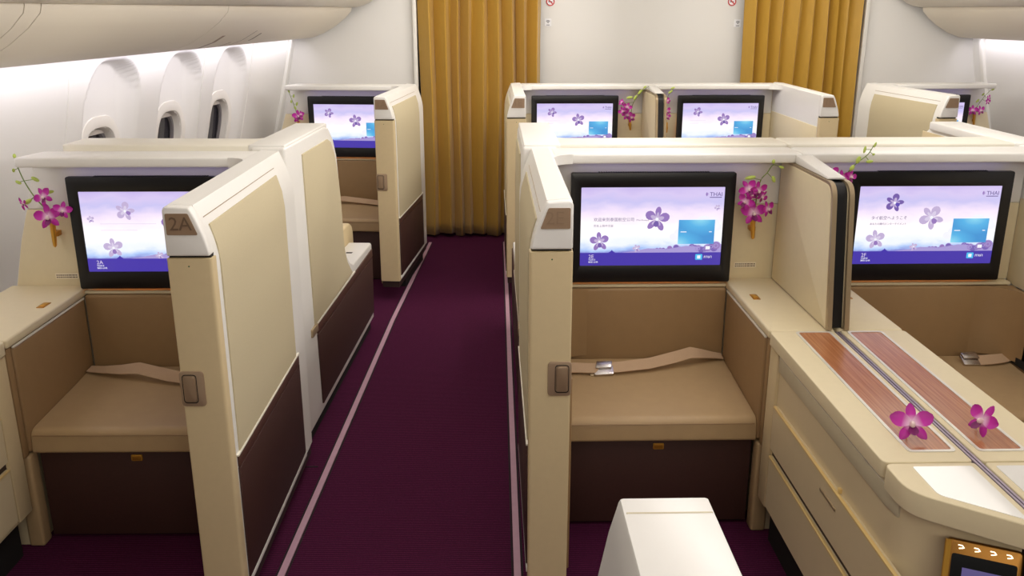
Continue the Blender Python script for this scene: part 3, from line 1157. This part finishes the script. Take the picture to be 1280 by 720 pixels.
# ------------------------------------------------------------------ seat shells of the front row and the near wing
def seat_shell(M, label, xr=1.093, window=False, stub=False):
    t = thing('seat_shell', label, 'seat shell', base_of(M, 0.3, 3.6))
    if stub:
        prof = [(0.095, .06), (0.095, .95), (0.098, 1.06), (0.106, 1.14), (0.118, 1.205), (0.128, 1.243), (0.220, 1.243), (0.220, .06)]
        MB().prism(prof, 'y', 3.45, 3.912).build('wing', 'white', t, M, bevel=.004, seg=2)
        MB().tube([(0.0965, 3.74, z) for z in (.5, .95)] + [(0.0985, 3.74, 1.06), (0.1065, 3.74, 1.14), (0.1135, 3.74, 1.18)], .002, 6).build('panel_joint', 'cream', t, M)
        MB().box(0.131, 0.217, 3.880, 3.882, 1.2420, 1.2434).build('cap_joint', 'fascia', t, M)
        return t
    if stub:
        out = [(3.30, .06), (3.30, 1.243), (3.90, 1.243), (3.935, 1.20), (3.96, 1.15), (3.99, 1.02), (4.0, .85), (4.0, .62), (4.0, .06)]
    else:
        out = [(3.275, .06), (3.275, 1.243), (3.90, 1.243), (3.98, 1.228), (4.06, 1.17), (4.11, 1.09), (4.145, .91), (4.16, .70), (4.175, .64), (4.21, .585), (4.27, .535), (4.35, .505), (4.83, .492), (4.85, .48), (4.82, .06)]
    MB().prism(out, 'x', 0.128 if stub else 0.112, 0.220 if stub else 0.238).build('wing', 'white', t, M, bevel=.004 if stub else .010, seg=3)
    if stub:
        return t
    beige = [(3.52, .475), (3.50, 1.185), (3.93, 1.185), (3.99, 1.165), (4.05, 1.10), (4.10, .98), (4.125, .86), (4.135, .69), (4.15, .62), (4.19, .56), (4.25, .51), (4.30, .475)]
    MB().prism(beige, 'x', 0.106, 0.118).build('side_panel', 'fabric_beige', t, M, bevel=.002)
    MB().prism([(3.55, .425), (3.55, .465), (4.83, .455), (4.83, .415)], 'x', 0.106, 0.118).build('trim_strip', 'brown_strip', t, M, bevel=.001)
    MB().prism([(3.565, .10), (3.55, .42), (4.825, .41), (4.80, .10)], 'x', 0.106, 0.118).build('dark_panel', 'brown', t, M, bevel=.001)
    MB().prism([(3.545, .466), (3.545, .474), (4.35, .468), (4.35, .461)], 'x', 0.105, 0.118).build('trim_line', 'cream', t, M)
    MB().box(0.103, 0.116, 3.455, 3.55, .440, .474).build('door_catch', 'bronze', t, M, bevel=.003)
    MB().box(0.13, 0.22, 3.30, 4.80, 0, .065).build('plinth', 'dark_gap', t, M)
    # armrest inside the low part of the wing
    arm = rpoly([(4.45, .40), (4.45, .52), (4.70, .585), (4.90, .590), (4.99, .55), (5.0, .40)], .05, 5)
    MB().prism(arm, 'x', 0.242, 0.32).build('armrest', 'beige', t, M, bevel=.012, seg=3)
    MB().box(0.165, 0.20, 4.42, 4.60, .492, .499).build('arm_control', 'dark_gap', t, M, bevel=.002)
    MB().box(0.237, 0.243, 3.54, 4.04, .55, 1.20).build('inner_panel', 'beige', t, M, bevel=.002)
    MB().box(0.116, 0.252, 3.29, 3.965, 1.214, 1.2505).build('wing_cap', 'white', t, M, bevel=.006, seg=3)
    # back of the shell and its rail
    xe = xr
    MB().box(0.238, xe, 3.415, 3.465, 0, 1.215).build('shell_back', 'cream', t, M)
    rail = [(0.20, 3.292), (xe - .01, 3.292), (xe, 3.302), (xe, 3.468), (xe - .01, 3.478)]
    cc = (0.298, 3.538)
    rail += [(cc[0] - .06 * math.sin(a), cc[1] - .06 * math.cos(a)) for a in [R(15 * k) for k in range(7)]]
    rail += [(0.20, 3.538)]
    MB().prism(rail, 'z', 1.205, 1.249).build('top_rail', 'cream', t, M, bevel=.008, seg=3)
    return t


seat_shell(S_1A, 'white and beige seat shell with cut-down arm, between the 2A wing and the bulkhead suite', xr=0.945, window=True)
seat_shell(S_1E, 'white seat shell wing and rail behind the Chinese greeting monitor')
seat_shell(S_1F, 'white seat shell with angled wing behind the Japanese greeting monitor', xr=1.093)
seat_shell(S_2E, 'blank white top of a seat shell wing standing before the footwell', stub=True)


# ------------------------------------------------------------------ ottomans and belts
def ottoman(M, label):
    t = thing('ottoman_seat', label, 'ottoman', base_of(M, 0.555, 2.96))
    MB().box(0.228, 0.879, 2.745, 3.20, 0.012, 0.332).build('base', 'brown', t, M, bevel=.004)
    MB().box(0.24, 0.87, 2.765, 3.18, 0.0, 0.014).build('plinth', 'black', t, M)

    def P(u, v):
        return None
    b = MB().prism(rpoly([(2.705, .338), (3.198, .345), (3.198, .448), (2.715, .418)], [.012, .005, .02, .03], 6), 'x', 0.228, 0.880)
    b.build('cushion', 'tan_light', t, M, bevel=.012, seg=3)
    MB().tube([(0.24, 2.706, .402), (0.87, 2.706, .402)], .0022, 6).build('piping', 'tan', t, M)
    l = MB().prism(rpoly(rect(0.541, 0.578, 0.292, 0.314), .004, 3), 'y', 2.740, 2.746).build('latch', 'gold', t, M, bevel=.001)
    MB().prism(rpoly(rect(0.546, 0.573, 0.296, 0.310), .003, 3), 'y', 2.7375, 2.742).build('latch_button', 'gold_dark', l, M, bevel=.001)
    return t


ottoman(M_2E, 'tan leather ottoman under the Chinese greeting monitor')
ottoman(M_2F, 'tan leather ottoman under the Japanese greeting monitor')
ottoman(M_2A, 'tan leather ottoman beside the wing marked 2A')
ottoman(M_1A, 'small tan ottoman of the bulkhead suite by the cabin windows')


def ribbon(path, w, th=0.003):
    """strap: path of (point, across-vector)"""
    v, f = [], []
    for p, a in path:
        p, a = Vector(p), Vector(a).normalized()
        nn = Vector((0, -a.z, a.y)).normalized() * th
        for q in (p - a * w / 2, p + a * w / 2, p + a * w / 2 + nn, p - a * w / 2 + nn):
            v.append(q)
    for i in range(len(path) - 1):
        for k in range(4):
            f.append((i * 4 + k, i * 4 + (k + 1) % 4, i * 4 + 4 + (k + 1) % 4, i * 4 + 4 + k))
    n = len(v)
    f += [(3, 2, 1, 0), (n - 4, n - 3, n - 2, n - 1)]
    return MB().raw(v, f)


def belt(M, label, pts, buckle=None, mir=False):
    t = thing('seat_belt', label, 'seat belt', base_of(M, 0.55, 3.08, .44))
    path = []
    for (x, y, z, tilt) in pts:
        z += .008
        x = max(x, .229)
        path.append(((x, y, z), (0, math.cos(R(tilt)), math.sin(R(tilt)))))
    ribbon(path, 0.045).build('strap', 'belt', t, M)
    if buckle:
        x, y, z, rot = buckle
        B = M @ T(x, y, z) @ Matrix.Rotation(R(rot), 4, 'Y') @ Matrix.Rotation(R(28), 4, 'X')
        bk = MB().prism(rpoly([(-.036, -.026), (.036, -.026), (.036, .026), (-.036, .026)], .006, 3), 'z', 0, .014).build('buckle', 'silver', t, B, bevel=.003)
        MB().prism([(-.030, .0), (.030, .0), (.036, .030), (-.022, .034)], 'z', .014, .022).build('lift_flap', 'silver', bk, B, bevel=.003)
        MB().box(-.052, -.036, -.024, .024, .002, .008).build('tongue', 'bronze', bk, B, bevel=.002)
    return t


belt(M_2E, 'beige lap belt with metal buckle across the ottoman under the Chinese greeting monitor',
     [(0.226, 3.07, .447, 30), (0.30, 3.065, .452, 30), (0.36, 3.06, .451, 30), (0.46, 3.06, .455, 35), (0.58, 3.08, .461, 40), (0.68, 3.11, .474, 50), (0.74, 3.13, .483, 45), (0.79, 3.15, .470, 25), (0.84, 3.17, .455, 10), (0.875, 3.18, .447, 5)],
     (0.405, 3.06, .448, -4))
belt(M_2A, 'pale lap belt lying loose on the ottoman beside the 2A wing',
     [(0.226, 3.00, .440, 20), (0.40, 3.02, .446, 35), (0.55, 3.05, .462, 50), (0.66, 3.08, .476, 45), (0.74, 3.10, .462, 25), (0.82, 3.13, .450, 10), (0.875, 3.15, .445, 5)])
belt(M_2F, 'bundled lap belt and buckle on the ottoman under the Japanese greeting monitor',
     [(0.226, 3.14, .450, 20), (0.27, 3.12, .452, 25), (0.32, 3.11, .452, 30), (0.36, 3.11, .450, 30)], (0.385, 3.12, .449, 0))
belt(M_1A, 'lap belt with buckle on the small ottoman by the cabin windows',
     [(0.226, 3.05, .444, 25), (0.36, 3.05, .448, 30), (0.50, 3.08, .456, 35), (0.64, 3.10, .466, 35), (0.80, 3.14, .452, 10)], (0.33, 3.03, .446, 0))
sl = MB().prism(rpoly([(2.98, .445), (3.17, .445), (3.17, .475), (2.98, .475)], .012, 4), 'x', 0.2235, 0.228).build('belt_slot', 'dark_gap', p2F, M_2F, bevel=.001)


# ------------------------------------------------------------------ side consoles
def side_box(M, label, xr):
    t = thing('side_locker', label, 'side console', base_of(M, 0.96, 2.95))
    MB().box(0.905, xr, 2.705, 3.255, 0.0, 0.715).build('body', 'drawer', t, M)
    MB().prism(rpoly([(0.879, 2.668), (xr, 2.668), (xr, 3.256), (0.879, 3.256)], [.012, 0, 0, 0]), 'z', 0.716, 0.746).build('lid', 'beige_light', t, M, bevel=.007, seg=3)
    MB().box(0.880, 0.905, 2.702, 3.204, 0.345, 0.708).build('leather_side', 'tan', t, M, bevel=.008, seg=3)
    MB().box(0.878, 0.884, 2.70, 3.20, 0.709, 0.714).build('piping', 'cream', t, M)
    l = MB().prism(rpoly(rect(0.918, 0.944, 2.985, 3.045), .004, 3), 'z', 0.7455, 0.748).build('latch', 'gold_dark', t, M, bevel=.001)
    MB().prism(rpoly(rect(0.922, 0.940, 3.000, 3.040), .003, 3), 'z', 0.748, 0.7495).build('latch_button', 'gold', l, M, bevel=.0005)
    MB().box(0.882, 0.935, 2.690, 2.745, 0.0, 0.336).build('leather_post', 'tan_light', t, M, bevel=.010, seg=3)
    MB().box(0.886, 0.912, 2.670, 2.700, 0.337, 0.714).build('end_post', 'tan', t, M, bevel=.005)
    return t


side_box(M_2E, 'cream locker with gold latch beside the ottoman under the Chinese greeting monitor', 1.09)
side_box(M_2F, 'cream locker with gold latch under the Japanese greeting monitor, behind the divider', 1.09)
side_box(M_2A, 'cream locker with gold latch below the window-side orchid spray', 1.165)


def console(M, label, xr, remote=False, inlay=True):
    t = thing('drawer_console', label, 'side console', base_of(M, 0.98, 2.1))
    # body with an angled end
    plan = rpoly([(0.897, 2.662), (0.897, 1.715), (xr, 1.715 - .74 * (xr - .897)), (xr, 2.662)], [0, .05, 0, 0], 5)
    MB().prism(plan, 'z', 0.15, 0.705).build('body', 'drawer', t, M)
    MB().prism([(0.93, 2.64), (0.93, 1.74), (xr - .005, 1.76 - .74 * (xr - .897)), (xr - .005, 2.64)], 'z', 0.0, 0.152).build('plinth', 'dark_gap', t, M)
    MB().box(0.886, 0.912, 2.585, 2.664, 0.155, 0.704).build('end_post', 'beige', t, M, bevel=.006)
    MB().prism([(0.890, 2.58), (0.890, 1.79), (0.8965, 1.735), (0.912, 1.735), (0.912, 2.58)], 'z', 0.640, 0.702).build('fascia', 'fascia', t, M, bevel=.003)
    MB().box(0.8885, 0.891, 1.79, 2.575, 0.690, 0.692).build('fascia_highlight', 'cream', t, M)  # thin highlight along the fascia, put in as a cream strip
    d = MB().prism([(0.898, .372), (0.885, .378), (0.884, .520), (0.889, .526), (0.898, .526)], 'y', 1.66, 2.575).build('drawer', 'drawer', t, M)
    MB().box(0.8825, 0.892, 1.66, 2.575, 0.5205, 0.5265).build('drawer_edge', 'edge_gold', d, M, bevel=.001)
    MB().box(0.8805, 0.885, 2.03, 2.14, 0.478, 0.486).build('drawer_tab', 'bronze', d, M, bevel=.001)
    MB().box(0.889, 0.900, 2.034, 2.046, 0.527, 0.540).build('drawer_stop', 'edge_gold', d, M, bevel=.001)
    d = MB().prism([(0.898, .165), (0.886, .170), (0.885, .345), (0.890, .352), (0.898, .352)], 'y', 1.66, 2.575).build('drawer', 'drawer', t, M)
    MB().box(0.8825, 0.892, 1.66, 2.575, 0.3465, 0.3525).build('drawer_edge', 'edge_gold', d, M, bevel=.001)
    MB().box(0.896, 0.907, 1.66, 2.58, 0.350, 0.376).build('drawer_gap', 'plinth', t, M)
    # tops
    MB().prism(rpoly([(0.878, 1.797), (xr, 1.797), (xr, 2.664), (0.878, 2.664)], [.02, .01, .004, .02]), 'z', 0.704, 0.7455).build('lid', 'beige_light', t, M, bevel=.010, seg=4)
    end = rpoly([(0.878, 1.792), (0.878, 1.668), (xr, 1.668 - .76 * (xr - .878)), (xr, 1.792)], [.02, .05, .02, .01], 6)
    MB().prism(end, 'z', 0.690, 0.7455).build('end_lid', 'beige_light', t, M, bevel=.012, seg=4)
    if inlay:
        fr = MB().ring(rpoly(rect(0.956, 1.070, 1.842, 2.652), .014, 4), rpoly(rect(0.964, 1.062, 1.851, 2.644), .009, 4), 'z', 0.744, 0.7478).build('inlay_frame', 'inlay_edge', t, M)
        MB().prism(rpoly(rect(0.964, 1.062, 1.851, 2.644), .009, 4), 'z', 0.742, 0.7460).build('wood_inlay', 'wood', t, M)
        lp = rpoly([(0.934, 1.774), (0.934, 1.652), (1.068, 1.550), (1.068, 1.774)], [.006, .015, .006, .006], 4)
        MB().prism(lp, 'z', 0.744, 0.7468).build('white_insert', 'white_gloss', t, M)
    return t


console(M_2E, 'cream drawer console with wood inlay beside the footwell under the Chinese greeting', 1.084)
console(M_2F, 'cream drawer console with pinkish wood inlay on the Japanese greeting side', 1.084)
console(M_2A, 'cream drawer console against the window wall near the 2A wing', 1.28, inlay=False)

tr = thing('divider_track', 'grey metal track running between the two wood-inlaid consoles', 'track', (XC, 2.1, 0))
MB().box(1.0855, 1.1045, 1.53, 2.66, 0.0, 0.737).build('track_body', 'plinth', tr)
for x in (1.0875, 1.0965):
    MB().box(x, x + .006, 1.53, 2.66, 0.737, 0.744).build('track_rail', 'track', tr, bevel=.001)

# remote handset docked in the angled console end
ax = Vector((0.131, -0.062, 0)).normalized()
nn = Vector((ax.y, -ax.x, 0))
nrm = Vector((-0.2, -0.2, 0)).normalized()
nrm = Vector((ax.y, -ax.x, 0)).normalized()
if nrm.y > 0:
    nrm = -nrm
upv = (Vector((0, 0, 1)) + nrm * -0.45).normalized()
nr2 = ax.cross(upv).normalized()
FR = Matrix((ax, upv, nr2)).transposed().to_4x4()
FR.translation = Vector((0.951, 1.627, 0.662))
rm = thing('remote_handset', 'gold remote handset with lit symbols docked at the console end', 'remote control', FR.translation)
rm.location = FR.translation
MB().prism(rpoly([(0, 0), (0.146, 0), (0.146, -.13), (0, -.13)], .012, 4), 'z', -.022, 0).build('shell', 'remote_gold', rm, FR, bevel=.006, seg=3)
MB().tube([(0.006, -.004, -.003), (0.006, -.125, -.003)], .007, 8).build('side_roll', 'gold', rm, FR)
MB().prism(rpoly([(0.014, -.030), (0.136, -.030), (0.136, -.122), (0.014, -.122)], .006, 3), 'z', 0, .0015).build('display', 'black_gloss', rm, FR)
glow('remote_screen', (72, 60, 120), 0.9)
MB().prism(rect(0.036, 0.122, -.115, -.056), 'z', .0015, .002).build('display_picture', 'remote_screen', rm, FR)
for k in range(4):
    cx = 0.030 + .030 * k
    b = MB()
    for (a, c_) in (((-.006, .003), (.002, .003)), ((.002, .003), (.006, -.002)), ((-.004, -.004), (.004, -.002))):
        dx, dy = c_[0] - a[0], c_[1] - a[1]
        L = math.hypot(dx, dy)
        ox, oy = -dy / L * .0012, dx / L * .0012
        b.prism([(cx + a[0] + ox, -.015 + a[1] + oy), (cx + a[0] - ox, -.015 + a[1] - oy), (cx + c_[0] - ox, -.015 + c_[1] - oy), (cx + c_[0] + ox, -.015 + c_[1] + oy)], 'z', 0, .001)
    b.build('lit_symbol', 'icon_glow', rm, FR)


# ------------------------------------------------------------------ divider between centre suites
def divider(dx, dy, label):
    D = T(dx, dy)
    t = thing('privacy_divider', label, 'divider', (XC + dx, 2.95 + dy, 0.746))
    for s in (0, 1):
        MM = D if s == 0 else D @ T(2 * XC, 0) @ MIR
        pan = rpoly([(2.655, .748), (3.245, .748), (3.245, 1.205), (2.735, 1.205)], [.004, 0, 0, .05], 6)
        ins = rpoly([(2.672, .750), (3.243, .750), (3.243, 1.196), (2.745, 1.196)], [.004, 0, 0, .044], 6)
        MB().prism(ins, 'x', 1.058, 1.075).build('panel', 'beige_light', t, MM, bevel=.002)
        MB().ring(pan, ins, 'x', 1.060, 1.075).build('edge_frame', 'bronze', t, MM)
    blk = rpoly([(2.68, .748), (3.24, .748), (3.24, 1.200), (2.755, 1.200)], [.004, 0, 0, .045], 6)
    MB().prism(blk, 'x', 1.0755, 1.1145).build('dark_core', 'black', t, D)
    MB().raw([(1.066, 2.80, 1.206), (1.124, 2.80, 1.206), (1.124, 3.118, 1.206), (1.066, 3.118, 1.206), (1.068, 2.80, 1.213), (1.122, 2.80, 1.213), (1.124, 3.118, 1.236), (1.066, 3.118, 1.236)], [(3, 2, 1, 0), (4, 5, 6, 7), (0, 1, 5, 4), (1, 2, 6, 5), (2, 3, 7, 6), (3, 0, 4, 7)]).build('cap', 'white', t, D, bevel=.003, seg=2)
    return t


divider(0, 0, 'beige twin-panel divider between the Chinese and Japanese greeting monitors')
divider(-.014, 3.06, 'beige twin-panel divider between the two bulkhead centre monitors')

# placards
for (p, lab) in ((px(931, 331, 3.253), 'small two-line placard below the orchid by the Chinese greeting monitor'), (px(84, 345, 3.21), 'small two-line placard below the window-side orchid near the 2A wing')):
    t = thing('placard', lab, 'placard', (p.x, p.y, p.z))
    MB().box(p.x - .042, p.x + .042, p.y - .0015, p.y + .001, p.z - .010, p.z + .010).build('label_film', 'sticker', t)
    for r_ in (0.004, -.004):
        b = MB()
        x = p.x - .038
        rr = random.Random(int(r_ * 1000))
        while x < p.x + .034:
            w = rr.uniform(.004, .011)
            b.box(x, min(x + w, p.x + .038), p.y - .0022, p.y - .0014, p.z + r_ - .002, p.z + r_ + .002)
            x += w + .002
        b.build('printed_line', 'ink', t)['kind'] = 'stuff'


# ------------------------------------------------------------------ orchids
def petal_mesh(L, w, cup, name, parent, M, m='petal'):
    nu, nv = 4, 6
    v, f, at = [], [], []
    for j in range(nv + 1):
        t = j / nv
        ww = w * (math.sin(math.pi * min(1, t * 0.93 + .05)) ** 0.7) * (0.55 + 0.45 * t)
        for i in range(nu + 1):
            s = i / nu * 2 - 1
            v.append((s * ww, t * L, cup * L * (t * t * 0.6) - abs(s) ** 2 * ww * 0.25 * (1 if cup < 0 else -1)))
            at.append(t)
    f = [(j * (nu + 1) + i, j * (nu + 1) + i + 1, (j + 1) * (nu + 1) + i + 1, (j + 1) * (nu + 1) + i) for j in range(nv) for i in range(nu)]
    return MB().raw(v, f).build(name, m, parent, M, attr=at if m == 'petal' else None, close=False, sharp=80)


def flower(parent, c, n, size, roll=0, up=(0, 0, 1)):
    n = Vector(n).normalized()
    u = Vector(up)
    x = u.cross(n).normalized()
    y = n.cross(x)
    Fm = Matrix((x, y, n)).transposed().to_4x4()
    Fm.translation = Vector(c)
    Fm = Fm @ RZ(R(roll))
    h = MB().ball((0, -size * .04, size * .06), size * .07, size * .09, size * .12, 8, 6).build('flower', 'pollen', parent, Fm)
    for a, L, w, cup in ((90, .5, .15, -.1), (20, .52, .24, .05), (160, .52, .24, .05), (232, .48, .15, -.15), (308, .48, .15, -.15)):
        petal_mesh(size * L, size * w, cup, 'petal', h, Fm @ RZ(R(a - 90)))
    petal_mesh(size * .30, size * .15, .9, 'lip', h, Fm @ RZ(R(180)) @ T(0, size * .03, size * .03), 'lip')
    return h


def spray(label, Y, stem, flowers, buds, lean=.04):
    va, vb = stem[0][1], min(q[1] for q in stem)

    def YA(v):
        return Y - lean * max(0, min(1, (va - v) / (va - vb)))
    p0 = px(stem[0][0], stem[0][1], Y)
    t = thing('orchid_spray', label, 'orchid', p0)
    pts = [px(u, v, YA(v)) for u, v in stem]
    # smooth the stem
    fine = []
    for i in range(len(pts) - 1):
        a, b = pts[max(i - 1, 0)], pts[i]
        c, d = pts[i + 1], pts[min(i + 2, len(pts) - 1)]
        for k in range(4):
            s = k / 4
            fine.append(0.5 * ((2 * b) + (-a + c) * s + (2 * a - 5 * b + 4 * c - d) * s * s + (-a + 3 * b - 3 * c + d) * s ** 3))
    fine.append(pts[-1])
    MB().tube(fine, .0026, 6, .0014).build('stem', 'stem', t)
    for (u, v, size, nx, nz, roll) in flowers:
        c = px(u, v, YA(v) - .03)
        near = min(fine, key=lambda q: (q - c).length)
        MB().tube([near, (near + c) / 2 + Vector((0, .004, -.004)), c + Vector((0, .008, 0))], .0014, 5).build('pedicel', 'stem', t)
        flower(t, c, (nx, -1, nz), size, roll)
    for (u, v, rx, rz, tilt) in buds:
        c = px(u, v, YA(v) - .015)
        near = min(fine, key=lambda q: (q - c).length)
        if (near - c).length > .004:
            MB().tube([near, (near + c) / 2, c], .0012, 5).build('pedicel', 'stem', t)
        MB().ball(c, rx, rx, rz, 8, 6, Matrix.Rotation(R(tilt), 3, 'Y')).build('bud', 'bud', t)
    return t


def vase(label, Y, top, bot, wall_y):
    a, b = px(top[0], top[1], Y), px(bot[0], bot[1], Y)
    t = thing('bud_vase', label, 'vase', b)
    v, f = [], []
    n = 12
    d = (b - a)
    prof = [(-0.02, .0100), (0, .0105), (.35, .0095), (.75, .0080), (.94, .0065), (1.0, .002)]
    for s, r in prof:
        q = a + d * s
        v += [q + Vector((r * math.cos(2 * math.pi * k / n), r * math.sin(2 * math.pi * k / n), 0)) for k in range(n)]
    f = [(i * n + k, i * n + (k + 1) % n, i * n + n + (k + 1) % n, i * n + n + k) for i in range(len(prof) - 1) for k in range(n)]
    f += [tuple(range(n)), tuple(range(len(v) - n, len(v)))]
    MB().raw(v, f).build('tube', 'gold', t)
    m = (a + b) / 2
    MB().box(m.x - .008, m.x + .012, m.y + .004, wall_y, m.z - .012, m.z + .006).build('bracket', 'gold_dark', t, bevel=.002)


Y2 = 3.215
vase('gold bud vase by the Chinese greeting monitor', Y2, (941, 272), (941, 299), 3.256)
spray('magenta orchid spray with green buds by the Chinese greeting monitor', Y2, [(941, 276), (944, 258), (947, 240), (951, 225), (959, 216), (967, 206), (978, 211)],
      [(942, 266, .095, .0, .25, 5), (960, 261, .062, .6, .1, 20), (932, 252, .065, -.5, .1, -30), (936, 236, .070, -.3, .0, 40), (948, 238, .070, .3, -.2, 10), (940, 243, .05, -.2, -.4, 80), (953, 246, .05, .5, -.3, -40)],
      [(938, 222, .007, .020, 80), (967, 202, .006, .008, 0), (977, 209, .005, .010, 110), (967, 224, .007, .013, 160)], lean=.08)
vase('gold bud vase on the window side near the 2A wing', 3.18, (65, 275), (69, 309), 3.22)
spray('magenta orchid spray with tall green stem against the window wall', 3.18, [(66, 279), (58, 263), (43, 246), (30, 226), (21, 206), (18, 196)],
      [(60, 271, .095, .05, .2, 10), (78, 263, .065, .5, .1, -15), (54, 246, .072, -.2, .2, 35), (29, 255, .050, -.7, -.3, 90)],
      [(18, 195, .006, .008, 0), (30, 200, .005, .010, 50), (17, 213, .005, .007, 0), (23, 228, .006, .011, 120), (44, 224, .007, .015, 120), (62, 240, .006, .016, 80), (35, 252, .008, .016, 60)])
vase('gold bud vase behind the divider by the Japanese greeting monitor', Y2, (1037, 272), (1037, 298), 3.256)
spray('orchid spray with pale green tip showing above the divider cap', Y2, [(1037, 276), (1043, 255), (1052, 230), (1062, 213), (1072, 203), (1085, 193), (1092, 182)],
      [(1040, 217, .055, -.4, .2, 30), (1053, 222, .055, .1, .1, 10), (1064, 221, .05, .5, .1, -20), (1046, 240, .07, 0, .1, 0)],
      [(1081, 187, .005, .013, 10), (1094, 181, .004, .010, 20), (1087, 202, .006, .013, 85), (1073, 200, .008, .014, 20), (1065, 210, .008, .012, 30), (1092, 193, .004, .005, 60)], lean=.14)
Y1 = 6.275
vase('gold bud vase between the bulkhead centre monitors, carpeted aisle side', Y1, (787, 149), (788, 163), Y1 + .041)
spray('small magenta orchid spray beside the bulkhead monitor next to the open aisle', Y1, [(787, 151), (789, 140), (791, 130), (797, 121), (803, 114), (811, 108)],
      [(784, 144, .075, .0, .2, 0), (789, 147, .07, .3, .1, 20), (779, 139, .07, -.3, .1, 30), (784, 134, .07, -.1, .1, -20), (777, 128, .045, -.4, .2, 60)],
      [(787, 122, .009, .022, 80), (794, 122, .008, .020, 30), (800, 115, .009, .022, 40), (806, 109, .006, .014, 50)], lean=.18)
vase('gold bud vase between the bulkhead centre monitors, second curtain side', Y1, (833, 153), (833, 166), Y1 + .041)
spray('small orchid spray partly hidden by the bulkhead divider', Y1, [(833, 154), (832, 140), (833, 127), (836, 118), (841, 112)],
      [(834, 146, .055, .2, .2, 0), (834, 139, .06, .2, .1, 30), (835, 126, .045, .3, .2, 60)],
      [(838, 115, .008, .018, 50), (841, 110, .006, .016, 70), (830, 122, .008, .012, 0)], lean=.18)
vase('gold bud vase by the bulkhead suite at the cabin windows', 6.30, (373, 151), (373, 166), 6.345)
spray('small orchid spray on the bulkhead suite wall by the cabin windows', 6.30, [(373, 153), (371, 142), (367, 130), (363, 120), (361, 114)],
      [(373, 145, .085, .1, .2, 10), (371, 149, .05, -.3, -.2, 60), (376, 143, .05, .4, 0, 0)],
      [(361, 114, .006, .012, 160), (367, 120, .006, .013, 10), (364, 127, .006, .011, 0), (371, 130, .007, .014, 20), (369, 135, .007, .014, 150)])
vase('gold bud vase on the far wall beyond the second gold curtain', 6.33, (1218, 142), (1217, 158), 6.375)
spray('small orchid spray on the far wall beyond the second gold curtain', 6.33, [(1217, 144), (1219, 137), (1225, 128), (1231, 120), (1238, 113)],
      [(1216, 138, .075, -.1, .2, 0), (1226, 138, .07, .3, .1, 20), (1235, 127, .05, .4, .1, 0), (1236, 122, .04, .4, .1, 50)],
      [(1222, 126, .007, .016, 40), (1241, 112, .006, .012, 70), (1229, 118, .006, .012, 40)])

# loose orchid blooms lying on the wood inlays
for (u, v, sz, n, roll, lab) in ((1140, 530, .098, (-.35, -1, .75), 8, 'loose magenta orchid bloom facing up on the orange wood inlay'), (1228, 526, .085, (-1.0, -.35, .45), -12, 'loose magenta orchid bloom turned sideways on the pinkish wood inlay')):
    g = pz(u, v, 0.785)
    t = thing('orchid_bloom', lab, 'orchid', (g.x, g.y, 0.7465))
    flower(t, (g.x, g.y, 0.787), n, sz, roll)
    MB().tube([(g.x, g.y + .004, .785), (g.x + .004, g.y + .022, .765), (g.x + .006, g.y + .03, .749)], .0018, 6).build('pedicel', 'pollen', t)
